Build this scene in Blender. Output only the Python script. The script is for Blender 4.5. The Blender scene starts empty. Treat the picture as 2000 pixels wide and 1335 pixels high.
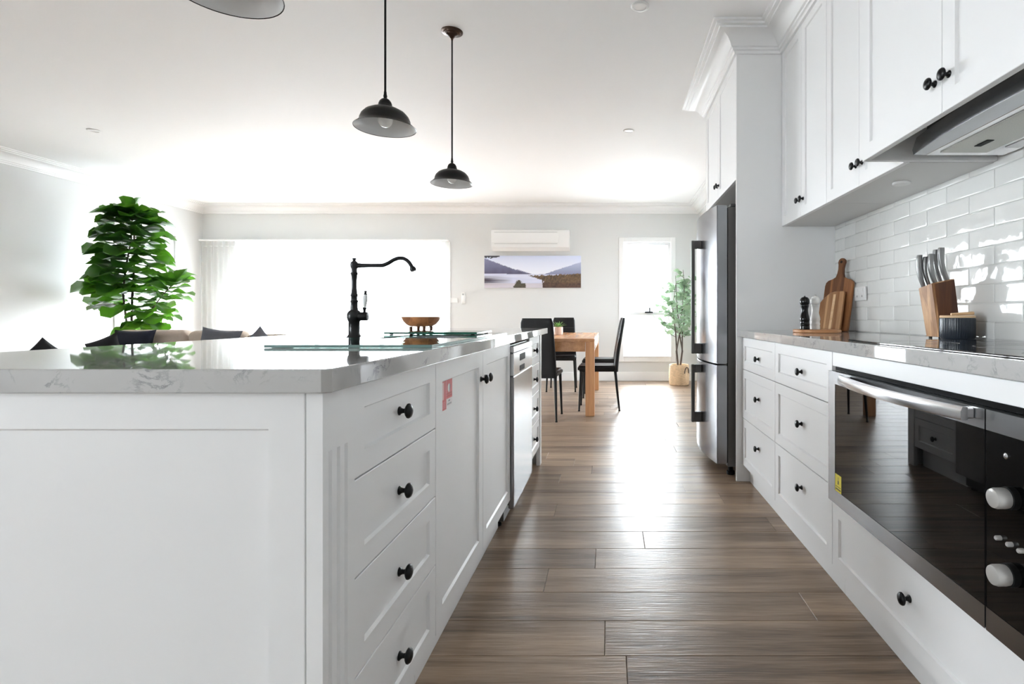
import bpy, bmesh, math, random
from mathutils import Vector, Matrix, Euler, noise as mnoise

# ------------------------------------------------------------------ camera, sky, exposure
SC = bpy.context.scene
COL = SC.collection
EYE = 0.983                                   # camera height (m)
F = 1050.0                                    # focal length in pixels of the 2000 px wide frame
cam_data = bpy.data.cameras.new('camera')
cam = bpy.data.objects.new('camera', cam_data)
COL.objects.link(cam)
cam.location = (0, 0, EYE)
cam.rotation_euler = (math.pi / 2, 0, 0)
cam_data.sensor_width = 36.0
cam_data.lens = 36.0 * F / 2000.0
cam_data.shift_x = -192.0 / 2000.0
cam_data.shift_y = -50.5 / 2000.0
cam_data.clip_start = 0.02
SC.camera = cam

SC.view_settings.view_transform = 'Standard'
SC.view_settings.look = 'None'
SC.view_settings.gamma = 1.0
SC.view_settings.use_curve_mapping = False
SC.view_settings.exposure = 1.92
SC.cycles.use_adaptive_sampling = True
SC.cycles.adaptive_threshold = 0.025
SC.cycles.max_bounces = 6
SC.cycles.diffuse_bounces = 5
SC.cycles.glossy_bounces = 3
SC.cycles.transmission_bounces = 4
SC.cycles.transparent_max_bounces = 6
SC.cycles.sample_clamp_indirect = 6.0
SC.cycles.sample_clamp_direct = 5.0

world = bpy.data.worlds.new('overcast_sky')
SC.world = world
world.use_nodes = True
wn = world.node_tree.nodes
wn['Background'].inputs['Color'].default_value = (0.88, 0.945, 1.0, 1)
wn['Background'].inputs['Strength'].default_value = 13.0
sun_data = bpy.data.lights.new('sun', 'SUN'); sun_data.energy = 15.0; sun_data.angle = math.radians(0.6); sun_data.color = (0.95, 0.975, 1.0)
sun = bpy.data.objects.new('sun', sun_data); COL.objects.link(sun); sun.location = (8, -8, 14)
sun.rotation_euler = Vector((-0.45, 0.55, -1.0)).to_track_quat('-Z', 'Y').to_euler()   # high, from behind the kitchen wall: no window takes direct sun

# room extents
XL, XR = -6.2, 1.34
YF, YB = -3.2, 8.18
CEIL = 2.670
# openings: (a0, a1, z0, z1) along X for the end walls and along Y for the side walls
OPEN_CURTAIN = (-5.64, -2.50, 0.02, 2.04)
OPEN_DINING = (0.20, 0.92, 0.36, 2.11)
OPEN_FICUS = (6.78, 7.66, 0.60, 2.12)
OPEN_SIDE_ADDED = (-2.4, -0.7, 0.7, 2.12)  # unseen opening behind the camera, added to fill the island end with daylight
OPEN_RIGHT_ADDED = (6.3, 6.8, 0.95, 2.05)  # unseen opening past the fridge, added to brighten the dining end

def portal(loc, rot, sx, sy):
    """sky portal: only tells the renderer that daylight enters through this opening"""
    l = bpy.data.lights.new('window_portal', 'AREA')
    l.shape = 'RECTANGLE'; l.size = sx; l.size_y = sy
    l.cycles.is_portal = True
    o = bpy.data.objects.new('window_portal', l); COL.objects.link(o)
    o.location = loc; o.rotation_euler = rot
def portal_end(op, y, rx):
    portal(((op[0] + op[1]) / 2, y, (op[2] + op[3]) / 2), (rx, 0, 0), op[1] - op[0], op[3] - op[2])
def portal_side(op, x, ry):
    portal((x, (op[0] + op[1]) / 2, (op[2] + op[3]) / 2), (0, ry, 0), op[3] - op[2], op[1] - op[0])
portal_end(OPEN_CURTAIN, YB + 0.2, -math.pi / 2)
portal_end(OPEN_DINING, YB + 0.2, -math.pi / 2)
portal_side(OPEN_RIGHT_ADDED, XR + 0.2, math.pi / 2)
portal_side(OPEN_FICUS, XL - 0.2, -math.pi / 2)
portal_side(OPEN_SIDE_ADDED, XL - 0.2, -math.pi / 2)

# ------------------------------------------------------------------ materials
MATS = {}
def srgb(r, g, b):
    f = lambda c: (c / 255) / 12.92 if c / 255 <= 0.04045 else ((c / 255 + 0.055) / 1.055) ** 2.4
    return (f(r), f(g), f(b), 1)
def base_mat(name):
    m = bpy.data.materials.new(name); m.use_nodes = True
    return m, m.node_tree.nodes, m.node_tree.links, m.node_tree.nodes['Principled BSDF']
def simple(name, col, rough=0.5, metal=0.0, spec=0.5, var=0.04, scale=8.0, bump=0.0, bscale=200.0, coat=0.0, stretch=None):
    m, n, l, p = base_mat(name)
    tc = n.new('ShaderNodeTexCoord')
    mp = n.new('ShaderNodeMapping'); l.new(tc.outputs['Object'], mp.inputs['Vector'])
    if stretch: mp.inputs['Scale'].default_value = stretch
    tx = n.new('ShaderNodeTexNoise'); tx.inputs['Scale'].default_value = scale; tx.inputs['Detail'].default_value = 3
    l.new(mp.outputs['Vector'], tx.inputs['Vector'])
    mx = n.new('ShaderNodeMix'); mx.data_type = 'RGBA'
    mx.inputs['A'].default_value = tuple(c * (1 - var) for c in col[:3]) + (1,)
    mx.inputs['B'].default_value = tuple(min(1, c * (1 + var)) for c in col[:3]) + (1,)
    l.new(tx.outputs['Fac'], mx.inputs['Factor'])
    l.new(mx.outputs['Result'], p.inputs['Base Color'])
    p.inputs['Roughness'].default_value = rough; p.inputs['Metallic'].default_value = metal
    p.inputs['Specular IOR Level'].default_value = spec
    p.inputs['Coat Weight'].default_value = coat
    if bump:
        t2 = n.new('ShaderNodeTexNoise'); t2.inputs['Scale'].default_value = bscale
        l.new(mp.outputs['Vector'], t2.inputs['Vector'])
        b = n.new('ShaderNodeBump'); b.inputs['Strength'].default_value = bump; b.inputs['Distance'].default_value = 0.002
        l.new(t2.outputs['Fac'], b.inputs['Height']); l.new(b.outputs['Normal'], p.inputs['Normal'])
    MATS[name] = m
    return m
def wood(name, c_dark, c_light, axis, rough=0.45, scale=1.0, random_tint=0.0, spec=0.5, bump=0.15, strips=0.0):
    """grain running along the given object axis"""
    m, n, l, p = base_mat(name)
    tc = n.new('ShaderNodeTexCoord'); oi = n.new('ShaderNodeObjectInfo')
    add = n.new('ShaderNodeVectorMath'); add.operation = 'ADD'
    mul = n.new('ShaderNodeVectorMath'); mul.operation = 'SCALE'
    cmb = n.new('ShaderNodeCombineXYZ')
    for k in range(3): l.new(oi.outputs['Random'], cmb.inputs[k])
    l.new(cmb.outputs['Vector'], mul.inputs['Vector']); mul.inputs['Scale'].default_value = 37.0 if random_tint else 0.0
    l.new(tc.outputs['Object'], add.inputs[0]); l.new(mul.outputs['Vector'], add.inputs[1])
    mp = n.new('ShaderNodeMapping'); l.new(add.outputs['Vector'], mp.inputs['Vector'])
    s = [22.0 * scale] * 3; s['xyz'.index(axis)] = 1.3 * scale
    mp.inputs['Scale'].default_value = s
    t1 = n.new('ShaderNodeTexNoise'); t1.inputs['Scale'].default_value = 1.0; t1.inputs['Detail'].default_value = 5; t1.inputs['Distortion'].default_value = 0.6
    t2 = n.new('ShaderNodeTexNoise'); t2.inputs['Scale'].default_value = 7.0; t2.inputs['Detail'].default_value = 3
    t3 = n.new('ShaderNodeTexNoise'); t3.inputs['Scale'].default_value = 0.22; t3.inputs['Detail'].default_value = 2
    for t in (t1, t2, t3): l.new(mp.outputs['Vector'], t.inputs['Vector'])
    a1 = n.new('ShaderNodeMath'); a1.operation = 'MULTIPLY_ADD'; a1.inputs[1].default_value = 0.45
    l.new(t2.outputs['Fac'], a1.inputs[0]); l.new(t1.outputs['Fac'], a1.inputs[2])
    a2 = n.new('ShaderNodeMath'); a2.operation = 'MULTIPLY_ADD'; a2.inputs[1].default_value = 0.8
    l.new(t3.outputs['Fac'], a2.inputs[0]); l.new(a1.outputs[0], a2.inputs[2])
    mr = n.new('ShaderNodeMapRange'); mr.inputs['From Min'].default_value = 0.80; mr.inputs['From Max'].default_value = 1.45
    l.new(a2.outputs[0], mr.inputs['Value'])
    fac = mr.outputs['Result']
    if random_tint:
        r = n.new('ShaderNodeMath'); r.operation = 'MULTIPLY_ADD'; r.inputs[1].default_value = random_tint
        sub = n.new('ShaderNodeMath'); sub.operation = 'SUBTRACT'; sub.inputs[1].default_value = random_tint / 2
        l.new(oi.outputs['Random'], r.inputs[0]); l.new(fac, r.inputs[2]); l.new(r.outputs[0], sub.inputs[0]); fac = sub.outputs[0]
    if strips:
        vs = n.new('ShaderNodeTexVoronoi'); vs.inputs['Scale'].default_value = strips
        m2 = n.new('ShaderNodeMapping'); s2 = [1.0] * 3; s2['xyz'.index(axis)] = 0.0; m2.inputs['Scale'].default_value = s2
        l.new(tc.outputs['Object'], m2.inputs['Vector']); l.new(m2.outputs['Vector'], vs.inputs['Vector'])
        bw = n.new('ShaderNodeRGBToBW'); l.new(vs.outputs['Color'], bw.inputs['Color'])
        r = n.new('ShaderNodeMath'); r.operation = 'MULTIPLY_ADD'; r.inputs[1].default_value = 0.9
        sub = n.new('ShaderNodeMath'); sub.operation = 'SUBTRACT'; sub.inputs[1].default_value = 0.45
        l.new(bw.outputs['Val'], r.inputs[0]); l.new(fac, r.inputs[2]); l.new(r.outputs[0], sub.inputs[0]); fac = sub.outputs[0]
    mx = n.new('ShaderNodeMix'); mx.data_type = 'RGBA'; mx.clamp_factor = True
    mx.inputs['A'].default_value = c_dark; mx.inputs['B'].default_value = c_light
    l.new(fac, mx.inputs['Factor']); l.new(mx.outputs['Result'], p.inputs['Base Color'])
    p.inputs['Roughness'].default_value = rough; p.inputs['Specular IOR Level'].default_value = spec
    b = n.new('ShaderNodeBump'); b.inputs['Strength'].default_value = bump; b.inputs['Distance'].default_value = 0.002
    l.new(t2.outputs['Fac'], b.inputs['Height']); l.new(b.outputs['Normal'], p.inputs['Normal'])
    MATS[name] = m
    return m
def marble(name):
    m, n, l, p = base_mat(name)
    tc = n.new('ShaderNodeTexCoord')
    t1 = n.new('ShaderNodeTexNoise'); t1.inputs['Scale'].default_value = 13.0; t1.inputs['Detail'].default_value = 9; t1.inputs['Roughness'].default_value = 0.68; t1.inputs['Distortion'].default_value = 0.5
    t2 = n.new('ShaderNodeTexNoise'); t2.inputs['Scale'].default_value = 14.0; t2.inputs['Detail'].default_value = 4
    l.new(tc.outputs['Object'], t1.inputs['Vector']); l.new(tc.outputs['Object'], t2.inputs['Vector'])
    v = n.new('ShaderNodeMath'); v.operation = 'SUBTRACT'; v.inputs[1].default_value = 0.5; l.new(t1.outputs['Fac'], v.inputs[0])
    ab = n.new('ShaderNodeMath'); ab.operation = 'ABSOLUTE'; l.new(v.outputs[0], ab.inputs[0])
    mr = n.new('ShaderNodeMapRange'); mr.inputs['From Max'].default_value = 0.030; mr.inputs['To Min'].default_value = 1.0; mr.inputs['To Max'].default_value = 0.0
    l.new(ab.outputs[0], mr.inputs['Value'])
    gate = n.new('ShaderNodeMapRange'); gate.inputs['From Min'].default_value = 0.50; gate.inputs['From Max'].default_value = 0.70
    l.new(t2.outputs['Fac'], gate.inputs['Value'])
    mu = n.new('ShaderNodeMath'); mu.operation = 'MULTIPLY'; l.new(mr.outputs['Result'], mu.inputs[0]); l.new(gate.outputs['Result'], mu.inputs[1])
    mx = n.new('ShaderNodeMix'); mx.data_type = 'RGBA'
    mx.inputs['A'].default_value = (0.54, 0.535, 0.525, 1); mx.inputs['B'].default_value = (0.22, 0.22, 0.225, 1)
    l.new(mu.outputs[0], mx.inputs['Factor'])
    mx2 = n.new('ShaderNodeMix'); mx2.data_type = 'RGBA'; mx2.blend_type = 'MULTIPLY'; mx2.inputs['Factor'].default_value = 0.12
    l.new(mx.outputs['Result'], mx2.inputs['A']); l.new(t2.outputs['Fac'], mx2.inputs['B'])
    l.new(mx2.outputs['Result'], p.inputs['Base Color'])
    p.inputs['Roughness'].default_value = 0.025
    MATS[name] = m
    return m
def glassy(name, tint, fac=0.06, rough=0.0):
    """thin pane: mostly clear, mirror-like at a slant"""
    m, n, l, p = base_mat(name)
    n.remove(p)
    out = n['Material Output']
    tr = n.new('ShaderNodeBsdfTransparent'); tr.inputs['Color'].default_value = tint
    gl = n.new('ShaderNodeBsdfGlossy'); gl.inputs['Roughness'].default_value = rough
    lw = n.new('ShaderNodeLayerWeight'); lw.inputs['Blend'].default_value = 0.5
    pw = n.new('ShaderNodeMath'); pw.operation = 'POWER'; pw.inputs[1].default_value = 5.0; l.new(lw.outputs['Facing'], pw.inputs[0])
    fr = n.new('ShaderNodeMath'); fr.operation = 'MULTIPLY_ADD'; fr.inputs[1].default_value = 0.9; fr.inputs[2].default_value = 0.045; l.new(pw.outputs[0], fr.inputs[0])
    mx = n.new('ShaderNodeMixShader'); l.new(fr.outputs[0], mx.inputs['Fac'])
    l.new(tr.outputs['BSDF'], mx.inputs[1]); l.new(gl.outputs['BSDF'], mx.inputs[2]); l.new(mx.outputs['Shader'], out.inputs['Surface'])
    MATS[name] = m
    return m
def sheer(name):
    m, n, l, p = base_mat(name); n.remove(p)
    out = n['Material Output']
    tr = n.new('ShaderNodeBsdfTransparent'); tr.inputs['Color'].default_value = (1, 1, 1, 1)
    tl = n.new('ShaderNodeBsdfTranslucent'); tl.inputs['Color'].default_value = (0.70, 0.70, 0.695, 1)
    df = n.new('ShaderNodeBsdfDiffuse'); df.inputs['Color'].default_value = (0.9, 0.9, 0.89, 1)
    m1 = n.new('ShaderNodeMixShader'); m1.inputs['Fac'].default_value = 0.4
    l.new(tl.outputs['BSDF'], m1.inputs[1]); l.new(df.outputs['BSDF'], m1.inputs[2])
    tx = n.new('ShaderNodeTexNoise'); tx.inputs['Scale'].default_value = 300
    mr = n.new('ShaderNodeMapRange'); mr.inputs['To Min'].default_value = 0.26; mr.inputs['To Max'].default_value = 0.38
    l.new(tx.outputs['Fac'], mr.inputs['Value'])
    mx = n.new('ShaderNodeMixShader'); l.new(mr.outputs['Result'], mx.inputs['Fac'])
    l.new(tr.outputs['BSDF'], mx.inputs[1]); l.new(m1.outputs['Shader'], mx.inputs[2]); l.new(mx.outputs['Shader'], out.inputs['Surface'])
    MATS[name] = m
    return m
def leafy(name, c0, c1, trans=0.35, rough=0.35, tcol=None):
    m, n, l, p = base_mat(name)
    out = n['Material Output']
    oi = n.new('ShaderNodeObjectInfo'); tc = n.new('ShaderNodeTexCoord')
    tx = n.new('ShaderNodeTexNoise'); tx.inputs['Scale'].default_value = 6; l.new(tc.outputs['Object'], tx.inputs['Vector'])
    ad = n.new('ShaderNodeMath'); ad.operation = 'ADD'; l.new(oi.outputs['Random'], ad.inputs[0]); l.new(tx.outputs['Fac'], ad.inputs[1])
    hf = n.new('ShaderNodeMath'); hf.operation = 'MULTIPLY'; hf.inputs[1].default_value = 0.5; l.new(ad.outputs[0], hf.inputs[0])
    mx = n.new('ShaderNodeMix'); mx.data_type = 'RGBA'; mx.inputs['A'].default_value = c0; mx.inputs['B'].default_value = c1
    l.new(hf.outputs[0], mx.inputs['Factor']); l.new(mx.outputs['Result'], p.inputs['Base Color'])
    p.inputs['Roughness'].default_value = rough
    tl = n.new('ShaderNodeBsdfTranslucent'); tl.inputs['Color'].default_value = tcol or c1
    ms = n.new('ShaderNodeMixShader'); ms.inputs['Fac'].default_value = trans
    l.new(p.outputs['BSDF'], ms.inputs[1]); l.new(tl.outputs['BSDF'], ms.inputs[2]); l.new(ms.outputs['Shader'], out.inputs['Surface'])
    MATS[name] = m
    return m
def printed(name, rough=0.5):
    m, n, l, p = base_mat(name)
    at = n.new('ShaderNodeVertexColor'); at.layer_name = 'Col'
    l.new(at.outputs['Color'], p.inputs['Base Color']); p.inputs['Roughness'].default_value = rough
    MATS[name] = m
    return m

simple('wall_paint', (0.69, 0.695, 0.69, 1), 0.6, var=0.015, scale=2)
simple('ceiling_paint', (0.90, 0.90, 0.90, 1), 0.7, var=0.01, scale=2)
simple('trim_paint', (0.86, 0.86, 0.86, 1), 0.4, var=0.01, scale=3)
simple('cabinet_white', (0.875, 0.875, 0.875, 1), 0.32, var=0.012, scale=4)
simple('carcass_white', (0.72, 0.72, 0.71, 1), 0.5, var=0.02, scale=4)
simple('frame_white', (0.85, 0.85, 0.85, 1), 0.35, var=0.01)
simple('plastic_white', (0.82, 0.82, 0.81, 1), 0.35, var=0.01)
simple('plastic_grey', (0.35, 0.35, 0.35, 1), 0.4)
simple('knob_black', (0.004, 0.004, 0.0045, 1), 0.3, spec=0.35, var=0.3, scale=300, bump=0.3, bscale=400)
simple('tap_black', (0.006, 0.0065, 0.0075, 1), 0.28, spec=0.4, var=0.1)
simple('enamel_black', (0.003, 0.003, 0.003, 1), 0.3, spec=0.3, var=0.1)
simple('enamel_white', (0.87, 0.88, 0.89, 1), 0.2, var=0.02)
simple('bronze_dark', (0.05, 0.025, 0.015, 1), 0.3, metal=0.6, var=0.3, scale=40)
simple('porcelain', (0.85, 0.85, 0.84, 1), 0.12, var=0.01)
simple('bulb_white', (0.86, 0.86, 0.85, 1), 0.15, var=0.01)
simple('steel', (0.34, 0.345, 0.355, 1), 0.24, metal=1.0, var=0.05, scale=1.0, stretch=(1, 1, 200))
simple('steel_bright', (0.66, 0.66, 0.67, 1), 0.2, metal=1.0, var=0.04, scale=3)
simple('steel_dark', (0.12, 0.116, 0.112, 1), 0.35, metal=0.8, var=0.05)
simple('fridge_steel', (0.30, 0.305, 0.32, 1), 0.22, metal=1.0, var=0.04, scale=1.0, stretch=(200, 200, 1))
simple('fridge_side', (0.13, 0.125, 0.12, 1), 0.35, var=0.05)
simple('knife_steel', (0.30, 0.30, 0.30, 1), 0.33, metal=1.0, var=0.05)
simple('rubber_black', (0.005, 0.005, 0.005, 1), 0.6, spec=0.2)
simple('gap_black', (0.002, 0.002, 0.002, 1), 0.5, spec=0.05)
simple('oven_glass', (0.002, 0.002, 0.002, 1), 0.015, var=0.0, spec=0.5)
simple('cooktop_glass', (0.006, 0.006, 0.007, 1), 0.03, var=0.0, spec=0.6)
simple('oven_knob', (0.55, 0.54, 0.52, 1), 0.3, metal=0.4, var=0.04)
simple('hood_filter', (0.42, 0.42, 0.38, 1), 0.4, metal=0.8, var=0.4, scale=500)
simple('leather_black', (0.004, 0.004, 0.0045, 1), 0.42, spec=0.35, var=0.2, bump=0.15, bscale=250)
simple('leg_black', (0.003, 0.003, 0.003, 1), 0.35, spec=0.3)
simple('seat_stitch', (0.06, 0.06, 0.06, 1), 0.6)
simple('fabric_beige', srgb(186, 172, 158), 0.9, var=0.08, scale=60, bump=0.3, bscale=400)
simple('fabric_navy', srgb(24, 27, 42), 0.9, var=0.15, scale=60, bump=0.3, bscale=400)
simple('fabric_black', srgb(22, 22, 24), 0.9, var=0.15, scale=60, bump=0.3, bscale=400)
simple('fabric_grey', srgb(92, 94, 100), 0.9, var=0.12, scale=60, bump=0.3, bscale=400)
simple('ceramic_pink', srgb(226, 200, 184), 0.5, var=0.05)
simple('ceramic_grey', srgb(190, 188, 184), 0.5, var=0.05)
simple('canister_navy', srgb(34, 42, 52), 0.3, var=0.08)
simple('mill_black', (0.003, 0.003, 0.003, 1), 0.15, spec=0.4, var=0.1)
simple('mill_white', (0.92, 0.92, 0.91, 1), 0.18, var=0.01)
simple('hole_dark', (0.03, 0.02, 0.015, 1), 0.95, var=0.4, scale=60)
simple('bark', srgb(92, 80, 72), 0.85, var=0.3, scale=60, bump=0.5, bscale=80)
simple('basket', srgb(222, 192, 156), 0.8, var=0.4, scale=30, bump=1.0, bscale=45, stretch=(1, 1, 3))
simple('ground', (0.26, 0.26, 0.26, 1), 0.9, var=0.08, scale=1)
simple('fence_metal', (0.62, 0.62, 0.60, 1), 0.5, var=0.04)
simple('sink_steel', (0.55, 0.55, 0.56, 1), 0.25, metal=1.0, var=0.03)
simple('glass_edge', srgb(112, 140, 136), 0.12, var=0.35, scale=9)
simple('glass_edge_green', srgb(34, 92, 74), 0.12, var=0.25, scale=9)
simple('blind_fabric', (0.70, 0.70, 0.69, 1), 0.8, var=0.02, scale=60)
simple('canvas_edge', (0.75, 0.75, 0.76, 1), 0.7)
simple('grout', (0.70, 0.70, 0.68, 1), 0.8, var=0.03, scale=40)
marble('stone_marble')
wood('oak_floor', srgb(98, 79, 64), srgb(184, 159, 134), 'x', rough=0.34, scale=1.0, random_tint=0.22, bump=0.5)
wood('table_oak', srgb(168, 112, 72), srgb(214, 160, 112), 'z', rough=0.4, bump=0.05)
wood('table_top_oak', srgb(168, 112, 72), srgb(214, 160, 112), 'y', rough=0.25, bump=0.03)
wood('acacia', srgb(92, 52, 26), srgb(176, 116, 68), 'z', rough=0.45, strips=22)
wood('acacia_bowl', srgb(96, 52, 28), srgb(196, 134, 84), 'z', rough=0.4, strips=26)
wood('acacia_light', srgb(140, 94, 56), srgb(212, 168, 122), 'z', rough=0.45, strips=24)
wood('acacia_dark', srgb(74, 40, 20), srgb(140, 86, 48), 'z', rough=0.45, strips=20)
wood('pale_wood', srgb(206, 164, 118), srgb(236, 204, 164), 'x', rough=0.5)
wood('board_wood', srgb(170, 112, 70), srgb(212, 156, 106), 'x', rough=0.5)
glassy('window_glass', (0.97, 0.98, 0.98, 1))
sheer('sheer_fabric')
leafy('fiddle_leaf', srgb(16, 34, 20), srgb(44, 78, 34), 0.20, 0.3, srgb(120, 200, 50))
leafy('eucalyptus_leaf', srgb(110, 130, 116), srgb(176, 196, 164), 0.25, 0.5, srgb(160, 190, 150))
leafy('succulent_leaf', srgb(86, 140, 60), srgb(150, 196, 110), 0.25, 0.4)
printed('print_canvas', 0.6)
printed('print_label', 0.45)

def tile_mat():
    m, n, l, p = base_mat('tile_gloss')
    tc = n.new('ShaderNodeTexCoord'); oi = n.new('ShaderNodeObjectInfo')
    cmb = n.new('ShaderNodeCombineXYZ'); mul = n.new('ShaderNodeVectorMath'); mul.operation = 'SCALE'; mul.inputs['Scale'].default_value = 23.0
    for k in range(3): l.new(oi.outputs['Random'], cmb.inputs[k])
    l.new(cmb.outputs['Vector'], mul.inputs['Vector'])
    ad = n.new('ShaderNodeVectorMath'); ad.operation = 'ADD'; l.new(tc.outputs['Object'], ad.inputs[0]); l.new(mul.outputs['Vector'], ad.inputs[1])
    t = n.new('ShaderNodeTexNoise'); t.inputs['Scale'].default_value = 9.0; t.inputs['Detail'].default_value = 2.5
    l.new(ad.outputs['Vector'], t.inputs['Vector'])
    b = n.new('ShaderNodeBump'); b.inputs['Strength'].default_value = 0.35; b.inputs['Distance'].default_value = 0.012
    l.new(t.outputs['Fac'], b.inputs['Height']); l.new(b.outputs['Normal'], p.inputs['Normal'])
    mx = n.new('ShaderNodeMix'); mx.data_type = 'RGBA'; mx.inputs['A'].default_value = (0.72, 0.72, 0.70, 1); mx.inputs['B'].default_value = (0.78, 0.78, 0.76, 1)
    l.new(oi.outputs['Random'], mx.inputs['Factor']); l.new(mx.outputs['Result'], p.inputs['Base Color'])
    p.inputs['Roughness'].default_value = 0.05
    MATS['tile_gloss'] = m
tile_mat()
glassy('sink_glass', (0.62, 0.78, 0.74, 1))
glassy('green_glass', (0.16, 0.46, 0.36, 1))

# ------------------------------------------------------------------ building helpers
WORLD = {}
def _link(o, parent, w):
    COL.objects.link(o)
    w = Vector(w)
    if parent is not None:
        o.parent = parent
        o.location = w - WORLD[parent.name]
    else:
        o.location = w
    WORLD[o.name] = w
    return o
def thing(name, label, cat, loc=(0, 0, 0), group=None):
    o = bpy.data.objects.new(name, None); o.empty_display_size = 0.05
    _link(o, None, loc); o['label'] = label; o['category'] = cat
    if group: o['group'] = group
    return o
def tag(o, label, cat, group=None):
    o['label'] = label; o['category'] = cat
    if group: o['group'] = group
    return o

class MB:
    """collects shapes in world coordinates; build() links them as one mesh object"""
    def __init__(s): s.v = []; s.f = []
    def add(s, vs, fs):
        k = len(s.v); s.v += [tuple(v) for v in vs]; s.f += [tuple(i + k for i in f) for f in fs]; return s
    def box(s, x0, x1, y0, y1, z0, z1, b=0.0, seg=1):
        x0, x1 = min(x0, x1), max(x0, x1); y0, y1 = min(y0, y1), max(y0, y1); z0, z1 = min(z0, z1), max(z0, z1)
        if b <= 0:
            vs = [(x, y, z) for z in (z0, z1) for y in (y0, y1) for x in (x0, x1)]
            return s.add(vs, [(0, 2, 3, 1), (4, 5, 7, 6), (0, 1, 5, 4), (2, 6, 7, 3), (0, 4, 6, 2), (1, 3, 7, 5)])
        bm = bmesh.new(); bmesh.ops.create_cube(bm, size=1)
        bmesh.ops.scale(bm, vec=(x1 - x0, y1 - y0, z1 - z0), verts=bm.verts)
        bmesh.ops.translate(bm, vec=((x0 + x1) / 2, (y0 + y1) / 2, (z0 + z1) / 2), verts=bm.verts)
        bmesh.ops.bevel(bm, geom=bm.edges[:], offset=b, segments=seg, profile=0.5, affect='EDGES')
        return s.bm(bm)
    def bm(s, bm, mat=None):
        bm.verts.index_update()
        vs = [(mat @ v.co if mat else v.co) for v in bm.verts]
        fs = [[v.index for v in f.verts] for f in bm.faces]
        bm.free(); return s.add(vs, fs)
    def prism(s, poly, axis, a0, a1, hole=None):
        """polygon in the two other axes (in xyz order), extruded along axis"""
        k = 'xyz'.index(axis)
        def P(p, a):
            q = list(p); q.insert(k, a); return q
        n = len(poly)
        vs = [P(p, a0) for p in poly] + [P(p, a1) for p in poly]
        fs = [tuple(range(n)), tuple(range(n, 2 * n))] + [(i, (i + 1) % n, n + (i + 1) % n, n + i) for i in range(n)]
        return s.add(vs, fs)
    def lathe(s, prof, c=(0, 0, 0), seg=24, axis='z', sign=1, caps=True):
        """prof: list of (radius, height along axis)"""
        k = 'xyz'.index(axis); vs = []; fs = []
        for r, h in prof:
            for i in range(seg):
                a = 2 * math.pi * i / seg
                q = [r * math.cos(a), r * math.sin(a)]; q.insert(k, h * sign)
                vs.append((q[0] + c[0], q[1] + c[1], q[2] + c[2]))
        for j in range(len(prof) - 1):
            for i in range(seg):
                fs.append((j * seg + i, j * seg + (i + 1) % seg, (j + 1) * seg + (i + 1) % seg, (j + 1) * seg + i))
        if caps:
            fs.append(tuple(range(seg))); fs.append(tuple((len(prof) - 1) * seg + i for i in range(seg)))
        return s.add(vs, fs)
    def tube(s, pts, rad, seg=12):
        pts = [Vector(p) for p in pts]; n = len(pts)
        rad = rad if isinstance(rad, (list, tuple)) else [rad] * n
        vs = []; fs = []; up = None
        for i, p in enumerate(pts):
            t = (pts[min(i + 1, n - 1)] - pts[max(i - 1, 0)]).normalized()
            if up is None:
                up = Vector((0, 0, 1)) if abs(t.z) < 0.9 else Vector((0, 1, 0))
            a = t.cross(up).normalized(); b = a.cross(t).normalized(); up = b
            for k in range(seg):
                w = 2 * math.pi * k / seg
                vs.append(p + a * (math.cos(w) * rad[i]) + b * (math.sin(w) * rad[i]))
        for i in range(n - 1):
            for k in range(seg):
                fs.append((i * seg + k, i * seg + (k + 1) % seg, (i + 1) * seg + (k + 1) % seg, (i + 1) * seg + k))
        fs.append(tuple(range(seg))); fs.append(tuple((n - 1) * seg + k for k in range(seg)))
        return s.add(vs, fs)
    def grid(s, nu, nv, fn, wrap=False):
        vs = [fn(i / nu, j / nv) for j in range(nv + 1) for i in range(nu + 1)]
        fs = [(j * (nu + 1) + i, j * (nu + 1) + i + 1, (j + 1) * (nu + 1) + i + 1, (j + 1) * (nu + 1) + i) for j in range(nv) for i in range(nu)]
        return s.add(vs, fs)
    def loops(s, rings, cap0=True, cap1=True):
        n = len(rings[0]); vs = [p for r in rings for p in r]; fs = []
        for j in range(len(rings) - 1):
            for i in range(n):
                fs.append((j * n + i, j * n + (i + 1) % n, (j + 1) * n + (i + 1) % n, (j + 1) * n + i))
        if cap0: fs.append(tuple(range(n)))
        if cap1: fs.append(tuple((len(rings) - 1) * n + i for i in range(n)))
        return s.add(vs, fs)
    def mesh(s, name, mat, origin=(0, 0, 0), smooth=35, normals=True):
        me = bpy.data.meshes.new(name)
        ox, oy, oz = origin
        me.from_pydata([(x - ox, y - oy, z - oz) for x, y, z in s.v], [], s.f)
        if normals:
            bm = bmesh.new(); bm.from_mesh(me); bmesh.ops.recalc_face_normals(bm, faces=bm.faces); bm.to_mesh(me); bm.free()
        me.materials.append(MATS[mat])
        if smooth:
            me.polygons.foreach_set('use_smooth', [True] * len(me.polygons))
            me.set_sharp_from_angle(angle=math.radians(smooth))
        me.update(); return me
    def centre(s):
        xs, ys, zs = zip(*s.v)
        return ((min(xs) + max(xs)) / 2, (min(ys) + max(ys)) / 2, min(zs))
    def build(s, name, mat, parent=None, origin=None, smooth=35, normals=True):
        if origin is None: origin = s.centre()
        o = bpy.data.objects.new(name, s.mesh(name, mat, origin, smooth, normals))
        return _link(o, parent, origin)
def inst(name, me, parent, w, rot=None, scale=None):
    o = bpy.data.objects.new(name, me); _link(o, parent, w)
    if rot is not None: o.rotation_euler = rot
    if scale is not None: o.scale = scale if isinstance(scale, (tuple, list)) else (scale,) * 3
    return o
def structure(o): o['kind'] = 'structure'; return o
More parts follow.
